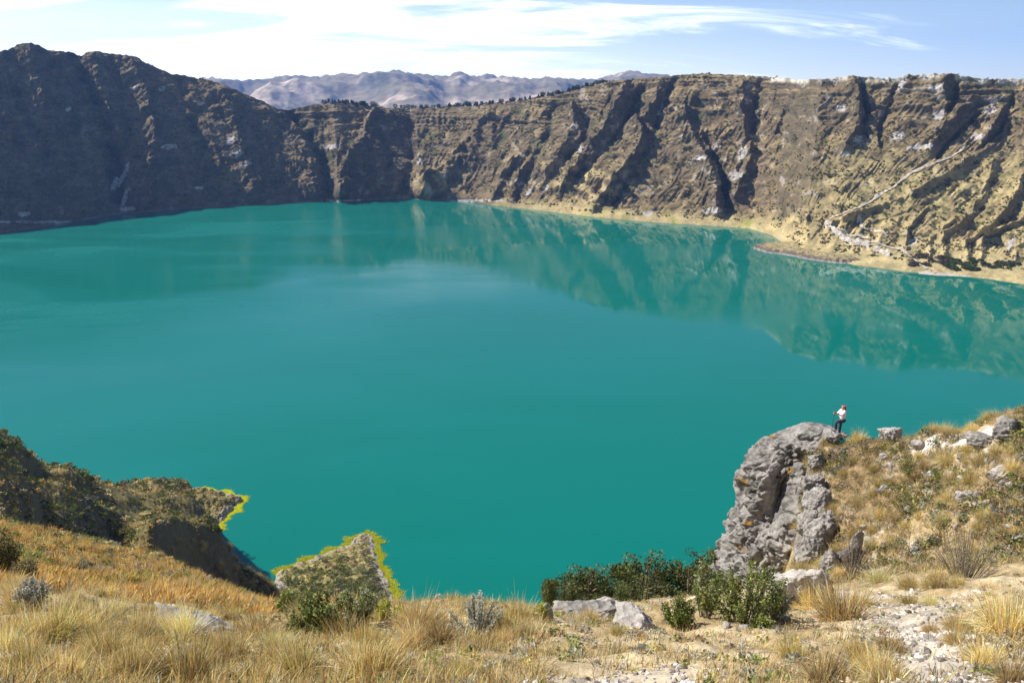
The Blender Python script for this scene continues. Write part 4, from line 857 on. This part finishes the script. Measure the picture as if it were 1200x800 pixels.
# ------------------------------------------------------------------ trees
def tree_meshes(seed, hgt, wid, style):
    rs = random.Random(seed); parts = []; lv = []
    lean = np.array([rs.uniform(-.12, .12), rs.uniform(-.12, .12), 0]); tk = [np.array([0, 0, -.3])+lean*0, lean*hgt*.3+[0, 0, hgt*.4], lean*hgt*.6+[0, 0, hgt*.86]]
    parts.append(tube(tk, [.024*hgt, .015*hgt, .005*hgt], 7))
    nlimb = 24 if style == 'bushy' else 26
    for i in range(nlimb):
        f = rs.uniform(.10, .93) if style == 'bushy' else (.22+.74*i/nlimb); a = rs.uniform(0, 6.28); b0 = np.array([0, 0, hgt*f*.9])+lean*hgt*f*.6
        L_ = wid*(1-.62*f)*rs.uniform(.6, 1.05) if style == 'bushy' else wid*(1.05-f)*rs.uniform(.6, 1.1); rise = rs.uniform(.15, .75)*L_ if style == 'bushy' else rs.uniform(-.05, .3)*L_
        e = b0+np.array([math.cos(a)*L_, math.sin(a)*L_, rise]); parts.append(tube([b0, lerp(b0, e, .5)+[0, 0, .05*L_], e], [.012*hgt, .008*hgt, .003*hgt], 5))
        for c in range(4):
            q = lerp(b0, e, rs.uniform(.45, 1.05)); cr_ = hgt*rs.uniform(.055, .135); n_ = 62
            d = RNG.normal(size=(n_, 3)); d /= np.linalg.norm(d, axis=1)[:, None]; d *= RNG.uniform(.2, 1, (n_, 1))**.6*np.array([1.2, 1.2, .6])*cr_; pal = np.array([(.10, .125, .035), (.15, .165, .04), (.07, .095, .028), (.125, .13, .045)])
            bc = pal[rs.randrange(4)]; lv.append(leaves(q+d, np.full(n_, hgt*.017), np.clip(bc*rs.uniform(.6, 1.25)*(1+.3*RNG.normal(size=(n_, 1))), .01, .5), up=.6, elong=2.0))
    V_, F_, _ = cat_m(parts); t1 = mesh_np('trunk', V_, F_, [M_BARK]); V_, F_, C_ = cat_m(lv); return t1, mesh_np('crown', V_, F_, [M_LEAF], C_, smooth=False)
TB = [tree_meshes(s, 4., 2.1, 'bushy') for s in (1, 2, 3, 4)]; TCf = tree_meshes(9, 4., .95, 'conifer')
def tree_at(u, vtop, r, hpx, mesh, label, group=None, wf=1.):
    vtop += 4; hpx = hpx*1.05
    topp = P(u, vtop, r); s = np.linalg.norm(topp-np.array([0, 0, H]))/F; hh = hpx*s; root = empty('bushy_tree', (topp[0], topp[1], topp[2]-hh), random.uniform(0, 6.28)); k = hh/4.; root.scale = (k*wf, k*wf, k)
    link('trunk', mesh[0], root); link('crown', mesh[1], root); return tag(root, label, 'tree', group)
tree_at(645, 668, 19, 66, TCf, 'slender layered conifer standing alone at the left end of the tree clump')
for u, vt, r, hp, lb in [(682, 672, 28, 80, 'small round tree next to the lone conifer'), (698, 660, 30, 95, 'dark tree with rounded top, third from the left of the clump'), (712, 654, 32, 100, 'olive tree topping the left part of the clump'),
        (735, 652, 33, 100, 'broad tree in the middle of the clump'), (752, 662, 29, 92, 'dense tree in front of the middle of the clump'), (764, 642, 35, 110, 'tallest tree of the clump'), (792, 640, 36, 110, 'pointed tree right of the tallest one'),
        (812, 652, 34, 95, 'reddish green tree near the outcrop'), (778, 662, 30, 80, 'low tree in front of the pointed one'), (836, 628, 40, 70, 'flat topped little tree peeking out left of the outcrop'), (850, 640, 39, 80, 'half hidden tree touching the left side of the outcrop'),
        (722, 682, 27, 62, 'lowest tree, right above the pale boulder'), (690, 690, 27, 50, 'low bushy tree just above the rock ledge'), (825, 668, 31, 75, 'short tree behind the tall sparse shrub'), (667, 702, 26, 32, 'knee high bushy tree at the foot of the lone conifer')]:
    tree_at(u, vt, r, hp, random.choice(TB), lb, wf=random.uniform(.85, 1.15))
# rim trees
def rim_mesh(seed, conif):
    rs = np.random.default_rng(seed); n_ = 150; z = rs.uniform(.12, 1, n_); w_ = (.30*(1.05-z) if conif else .34*np.sqrt(np.clip(1-(2*z-1.1)**2/1.1, .05, 1))); a = rs.uniform(0, 6.28, n_); q = np.sqrt(rs.uniform(.1, 1, n_))
    c = np.stack([np.cos(a)*w_*q, np.sin(a)*w_*q, z], -1); l = leaves(c, np.full(n_, .13), np.clip(np.array([(.05, .065, .028)])*(1+.3*rs.normal(size=(n_, 1))), .01, .2), elong=1.3); t_ = tube([(0, 0, -.15), (0, 0, .8)], [.03, .01], 5)
    return mesh_np('rim_tree', np.vstack([l[0], t_[0]]), np.vstack([l[1], t_[1]+len(l[0])]), [M_LEAF], np.vstack([l[2], np.zeros((len(t_[0]), 3))+.08]), smooth=False)
RMc = [rim_mesh(i, True) for i in range(3)]; RMr = [rim_mesh(i+9, False) for i in range(3)]
def rim_tree(u, back, hm, label, group, ms):
    i = int(np.argmin(np.abs(ue-u))); k = NR-1; rr_ = RR[k, i]+back; j = min(NR-1+int(NO*(max(back, 0)/1500)**(1/1.3)), NRT-1); z = ZW[j, i] if back > 0 else ZZ[k, i]
    o = link('rim_tree', random.choice(ms), None, (rr_*math.sin(az[i]), rr_*math.cos(az[i]), z-.5)); o.scale = (hm*random.uniform(1.2, 2.1),)*2+(hm,); o.rotation_euler[2] = random.uniform(0, 6); return tag(o, label, 'tree', group)
for i in range(230): rim_tree(random.uniform(495, 705)**1., random.uniform(2, 50), random.uniform(8, 13), 'dark conifer in the tree belt along the far rim', 'conifers along the far rim', RMc+RMr)
for u in (386, 389, 393, 397, 400, 404, 409, 412, 415, 419): rim_tree(u, random.uniform(2, 10), random.uniform(8, 15), 'dark tree in the clump on the rim knob left of the belt', 'trees on the rim knob', RMc)
for i in range(34): rim_tree(random.uniform(398, 448), random.uniform(-4, 30), random.uniform(8, 15), 'round grey green tree right of the rim knob clump', 'round trees on the rim knob', RMr)
for u in (468, 474, 478, 482, 487, 491): rim_tree(u, 6, random.uniform(9, 13), 'dark tree between rim knob and tree belt', 'trees between knob and belt', RMr)
for u in (1168, 1172, 1175, 1180, 1184, 1188): rim_tree(u, 4, random.uniform(6, 9), 'tree on the rim near the right edge', 'trees on the rim near the right edge', RMr)
# beach, bushes and boats at the foot of the trail
def lake_bush(n_, u0, u1, v0, v1, cc, lb):
    ms = []
    for s in range(3):
        rs = np.random.default_rng(s+70); m_ = 260; d = rs.normal(size=(m_, 3)); d /= np.linalg.norm(d, axis=1)[:, None]; d *= rs.uniform(.6, 1, (m_, 1)); d[:, 2] = np.abs(d[:, 2])*.8
        l = leaves(d, np.full(m_, .2), np.clip(np.array([cc])*(1+.35*rs.normal(size=(m_, 1))), .01, .4)); ms.append(mesh_np('lakeside_bush', *l[:2], [M_LEAF], l[2], smooth=False))
    for i in range(n_):
        p = front(random.uniform(u0, u1), random.uniform(v0, v1)); s = random.uniform(4.5, 9.5); o = link('lakeside_bush', random.choice(ms), None, p); o.scale = (s, s, s*.8); tag(o, lb, 'bush', lb+'s')
lake_bush(26, 1066, 1110, 300, 312, (.12, .10, .06), 'greyish brown bush above the boat beach')
lake_bush(26, 1108, 1150, 304, 317, (.06, .085, .025), 'dark green bush right of the boat beach')
lake_bush(10, 1150, 1195, 308, 318, (.07, .085, .03), 'small bush on the flats near the right edge')
def beach():
    ou = [(1068, 315), (1080, 312), (1100, 313), (1125, 317), (1150, 321), (1140, 324.5), (1115, 323.5), (1095, 322.5), (1078, 321)]
    c = lambda V, s: np.zeros(V.shape)+c3(.46, .41, .35)
    return patch(ou, lambda s, x, y: np.where(s < 0, s*.3, np.minimum(s*.16, 2.5)+.2), 'beach', M_WALL, c, n=90, amp=.15, wl=6, label='pale sandy beach with boats at the end of the trail', cat='beach')
VB, sB = beach()
def kayak_mesh():
    s = np.linspace(-1, 1, 17); rows = []
    for x in s:
        w_ = .42*(1-abs(x)**2.2); zt = .34+.16*abs(x)**3
        rows.append([(x*2.1, w_*math.cos(a), (zt if math.sin(a) >= 0 else 0)+(0.12*w_ if math.sin(a) >= 0 else .18*(1+math.sin(a)))) for a in np.linspace(0, 2*math.pi, 13)[:-1]])
    V_ = np.array(rows).reshape(-1, 3); hull = mesh_np('hull', V_, grid_faces(17, 12, True), [KM]); b = tube([(-.5, 0, .42), (.5, 0, .42)], [.25, .25], 8); b = (b[0]*np.array([1, 1, .3])+np.array([0, 0, .32]), b[1]); return hull, mesh_np('cockpit', b[0], b[1], [plain('black_seat', (.03, .03, .03))])
for kcol, lst in (((.70, .10, .03), [(1086, 311.5, .3, 'orange red kayak highest up on the beach'), (1090, 318, 1.2, 'red kayak lying across the middle of the beach'), (1096, 320, .5, 'red kayak nearest the water on the beach')]), ((.75, .22, .05), [(1083, 312.5, .1, 'orange kayak left of the highest one'), (1101, 318.5, -.4, 'orange kayak at the right end of the row')])):
    KM = plain('kayak_plastic', kcol, .35); hm, cm = kayak_mesh()
    for u, v, rz, lb in lst:
        q = P(u, v, Rw(u, v, 2.)); d2 = (VB[..., 0]-q[0])**2+(VB[..., 1]-q[1])**2; z = VB[..., 2].ravel()[d2.argmin()]; d3 = (WALL[..., 0]-q[0])**2+(WALL[..., 1]-q[1])**2; k3 = np.argpartition(d3.ravel(), 14)[:14]; z = max(z, WALL[..., 2].ravel()[k3].max()); root = empty('kayak', (q[0], q[1], max(z, .3)+.25), rz, 1.7); link('hull', hm, root); link('cockpit', cm, root); tag(root, lb, 'kayak')

# ------------------------------------------------------------------ the hiker
def skin_obj(name, joints, edges, mat, parent, lvl=1):
    me = bpy.data.meshes.new(name); names = list(joints); me.from_pydata([joints[n][:3] for n in names], [(names.index(a), names.index(b)) for a, b in edges], []); me.materials.append(mat)
    o = link(name, me, parent); md = o.modifiers.new('skin', 'SKIN'); md.use_smooth_shade = True; sv = me.skin_vertices[0].data
    for i, n in enumerate(names):
        r = joints[n][3]; sv[i].radius = (r, r) if np.isscalar(r) else r
        sv[i].use_root = (i == 0)
    sb = o.modifiers.new('sub', 'SUBSURF'); sb.levels = lvl; sb.render_levels = 2; return o
M_SKIN = plain('skin', (.45, .26, .18), .6, amt=.05); M_SHIRT = plain('white_shirt', (.76, .66, .71), .85, nscale=30); M_PANT = plain('dark_trousers', (.035, .04, .06), .85); M_HAIR = plain('auburn_hair', (.14, .035, .02), .6); M_BOOT = plain('boots', (.12, .10, .10), .8); M_SCARF = plain('red_band', (.45, .07, .07), .8)
# local frame: faces -X (towards the lake, left), feet at z=0
pf = P(985.5, 503, 39.9)
def rock_top(x, y, rad=.22):
    q = np.hypot(Vr[:, 0]-x, Vr[:, 1]-y) < rad; g_ = near(990, 503); return max(Vr[q, 2].max() if q.any() else -1e9, pf[2]-.5)
pf[2] = rock_top(pf[0], pf[1], .3)-.03
hk = empty('person', pf, R(12)); tag(hk, 'hiker in pale pink shirt and dark trousers, one foot raised, gripping a trekking pole', 'person')
J = {'pelvis': (0, 0, .93, .115), 'waist': (-.01, 0, 1.06, .105), 'chest': (.0, 0, 1.26, (.14, .12)), 'neckb': (.01, 0, 1.42, .07), 'neck': (-.01, 0, 1.49, .052), 'headc': (-.03, 0, 1.60, .092), 'headt': (-.03, 0, 1.675, .07), 'nose': (-.135, 0, 1.585, .012), 'chin': (-.09, 0, 1.535, .035),
     'shl': (-.02, -.16, 1.39, .055), 'ell': (-.22, -.19, 1.24, .042), 'wrl': (-.45, -.14, 1.36, .027), 'pal': (-.51, -.13, 1.385, .034),
     'shr': (0, .16, 1.39, .055), 'elr': (-.16, .22, 1.15, .042), 'wrr': (-.38, .12, 1.26, .027), 'par': (-.44, .09, 1.29, .034),
     'hipl': (0, -.09, .90, .09), 'knl': (-.40, -.11, .88, .062), 'anl': (-.36, -.11, .47, .03), 'tol': (-.44, -.115, .42, .02),
     'hipr': (0, .09, .88, .09), 'knr': (-.01, .10, .48, .06), 'anr': (.01, .10, .09, .03), 'tor': (-.08, .10, .04, .02)}
E = [('pelvis', 'waist'), ('waist', 'chest'), ('chest', 'neckb'), ('neckb', 'neck'), ('neck', 'headc'), ('headc', 'headt'), ('headc', 'nose'), ('headc', 'chin'), ('neckb', 'shl'), ('shl', 'ell'), ('ell', 'wrl'), ('wrl', 'pal'), ('neckb', 'shr'), ('shr', 'elr'), ('elr', 'wrr'), ('wrr', 'par'), ('pelvis', 'hipl'), ('hipl', 'knl'), ('knl', 'anl'), ('anl', 'tol'), ('pelvis', 'hipr'), ('hipr', 'knr'), ('knr', 'anr'), ('anr', 'tor')]
for hd, sg in (('l', 1), ('r', -1)):
    px_, py_, pz_ = J['pa'+hd][:3]
    for i, ln in enumerate((.026, .031, .033, .029)):
        dzz = .027-.018*i; a = f'f{hd}{i}a'; b_ = f'f{hd}{i}b'; J[a] = (px_-.038, py_+sg*.012, pz_+dzz, .0095); J[b_] = (px_-.042+.0, py_+sg*(.014+ln), pz_+dzz-.003, .0085); E += [('pa'+hd, a), (a, b_)]
        c_ = f'f{hd}{i}c'; J[c_] = (px_-.018, py_+sg*(.020+ln), pz_+dzz-.005, .0078); E.append((b_, c_))
    J[f't{hd}a'] = (px_+.012, py_+sg*.028, pz_+.022, .0105); J[f't{hd}b'] = (px_-.012, py_+sg*.046, pz_+.03, .009); E += [('pa'+hd, f't{hd}a'), (f't{hd}a', f't{hd}b')]
skin_obj('body', J, E, M_SKIN, hk)
s_ = lambda k, r: (*J[k][:3], r)
skin_obj('shirt', {'chest': (0, 0, 1.26, (.165, .145)), 'waist': (-.01, 0, 1.06, .14), 'hem': (-.005, 0, .86, .15), 'nb': (.01, 0, 1.42, .085), 'shl': s_('shl', .072), 'ell': s_('ell', .06), 'wl': (-.30, -.175, 1.28, .05), 'shr': s_('shr', .072), 'elr': s_('elr', .06), 'wr': (-.24, .185, 1.19, .05)}, [('chest', 'waist'), ('waist', 'hem'), ('chest', 'nb'), ('nb', 'shl'), ('shl', 'ell'), ('ell', 'wl'), ('nb', 'shr'), ('shr', 'elr'), ('elr', 'wr')], M_SHIRT, hk)
skin_obj('trousers', {'p': (-.02, 0, .95, .115), 'hl': s_('hipl', .1), 'kl': (-.41, -.11, .885, .082), 'al': (-.362, -.11, .49, .062), 'hr': s_('hipr', .1), 'kr': s_('knr', .08), 'ar': (.01, .10, .11, .062)}, [('p', 'hl'), ('hl', 'kl'), ('kl', 'al'), ('p', 'hr'), ('hr', 'kr'), ('kr', 'ar')], M_PANT, hk)
skin_obj('hair', {'c': (-.005, 0, 1.635, .098), 'b': (.065, 0, 1.60, .06), 't': (.10, 0, 1.52, .04), 'e': (.10, 0, 1.38, .022)}, [('c', 'b'), ('b', 't'), ('t', 'e')], M_HAIR, hk)
skin_obj('headband', {'a': (-.06, -.082, 1.655, .02), 'b': (.03, -.10, 1.645, .02), 'c': (.105, -.04, 1.635, .02), 'd': (.105, .04, 1.635, .02), 'e': (.03, .10, 1.645, .02), 'f': (-.06, .082, 1.655, .02)}, [('a', 'b'), ('b', 'c'), ('c', 'd'), ('d', 'e'), ('e', 'f')], M_SCARF, hk)
skin_obj('boot', {'a': (-.36, -.11, .50, .055), 'b': (-.37, -.11, .43, .056), 'c': (-.53, -.12, .415, .042)}, [('a', 'b'), ('b', 'c')], M_BOOT, hk)
skin_obj('boot', {'a': (.01, .10, .13, .055), 'b': (.0, .10, .05, .056), 'c': (-.17, .10, .038, .042)}, [('a', 'b'), ('b', 'c')], M_BOOT, hk)
capz = cap[0][:, 2].max()*.34
o = link('boulder', mesh_np('boulder', cap[0]*np.array([.52, .42, .34]), cap[1], [M_GREY]), None, (pf[0]-.50, pf[1]-.18, pf[2]+.375-capz)); tag(o, 'grey rock on the very top of the outcrop under the hiker\'s raised foot', 'rock')
er = skin_obj('ear', {'a': (-.02, -.095, 1.60, .014), 'b': (-.018, -.098, 1.575, .01)}, [('a', 'b')], M_SKIN, hk)
pole = empty('trekking_pole', hk.matrix_basis @ Vector((-.555, -.115, 0)) if False else (0, 0, 0)); hx = Vector(pf)
def loc2w(x, y, z): c, s = math.cos(R(12)), math.sin(R(12)); return Vector((pf[0]+c*x-s*y, pf[1]+s*x+c*y, pf[2]+z))
a = loc2w(-.555, -.11, 1.47); b_ = loc2w(-.60, -.12, .25); pole.location = b_
M_POLE = plain('dark_metal', (.05, .055, .06), .4, .6)
V_, F_ = tube([(0, 0, -.1), tuple((a-b_)*.5), tuple(a-b_)], [.008, .009, .011], 8); link('shaft', mesh_np('shaft', V_, F_, [M_POLE]), pole)
V_, F_ = tube([tuple((a-b_)*.88), tuple((a-b_)*.94), tuple((a-b_)*1.01)], [.017, .02, .021], 10); link('grip', mesh_np('grip', V_, F_, [plain('cork_grip', (.35, .2, .12))]), pole)
V_, F_ = tube([(0, 0, .0), (0, 0, .012)], [.035, .03], 12); link('basket', mesh_np('basket', V_, F_, [M_POLE]), pole)
tag(pole, 'dark trekking pole planted on the rock and held by the hiker', 'trekking pole')

# ================================================================== HAZE
bm = bmesh.new(); bmesh.ops.create_cube(bm, size=1); me = bpy.data.meshes.new('haze'); bm.to_mesh(me); bm.free()
hz = link('haze', me); hz.scale = (29000, 21500, 2100); hz.location = (-1000, 7700, -800+1050); hz['kind'] = 'stuff'; hz['label'] = 'thin blue daylight haze filling the air'; hz['category'] = 'haze'
m, nt, out = newmat('haze'); pv = N(nt, 'ShaderNodeVolumePrincipled'); pv.inputs['Color'].default_value = (.22, .43, 1, 1); pv.inputs['Density'].default_value = 4.0e-5; pv.inputs['Anisotropy'].default_value = .2; nt.links.new(pv.outputs[0], out.inputs['Volume']); me.materials.append(m)
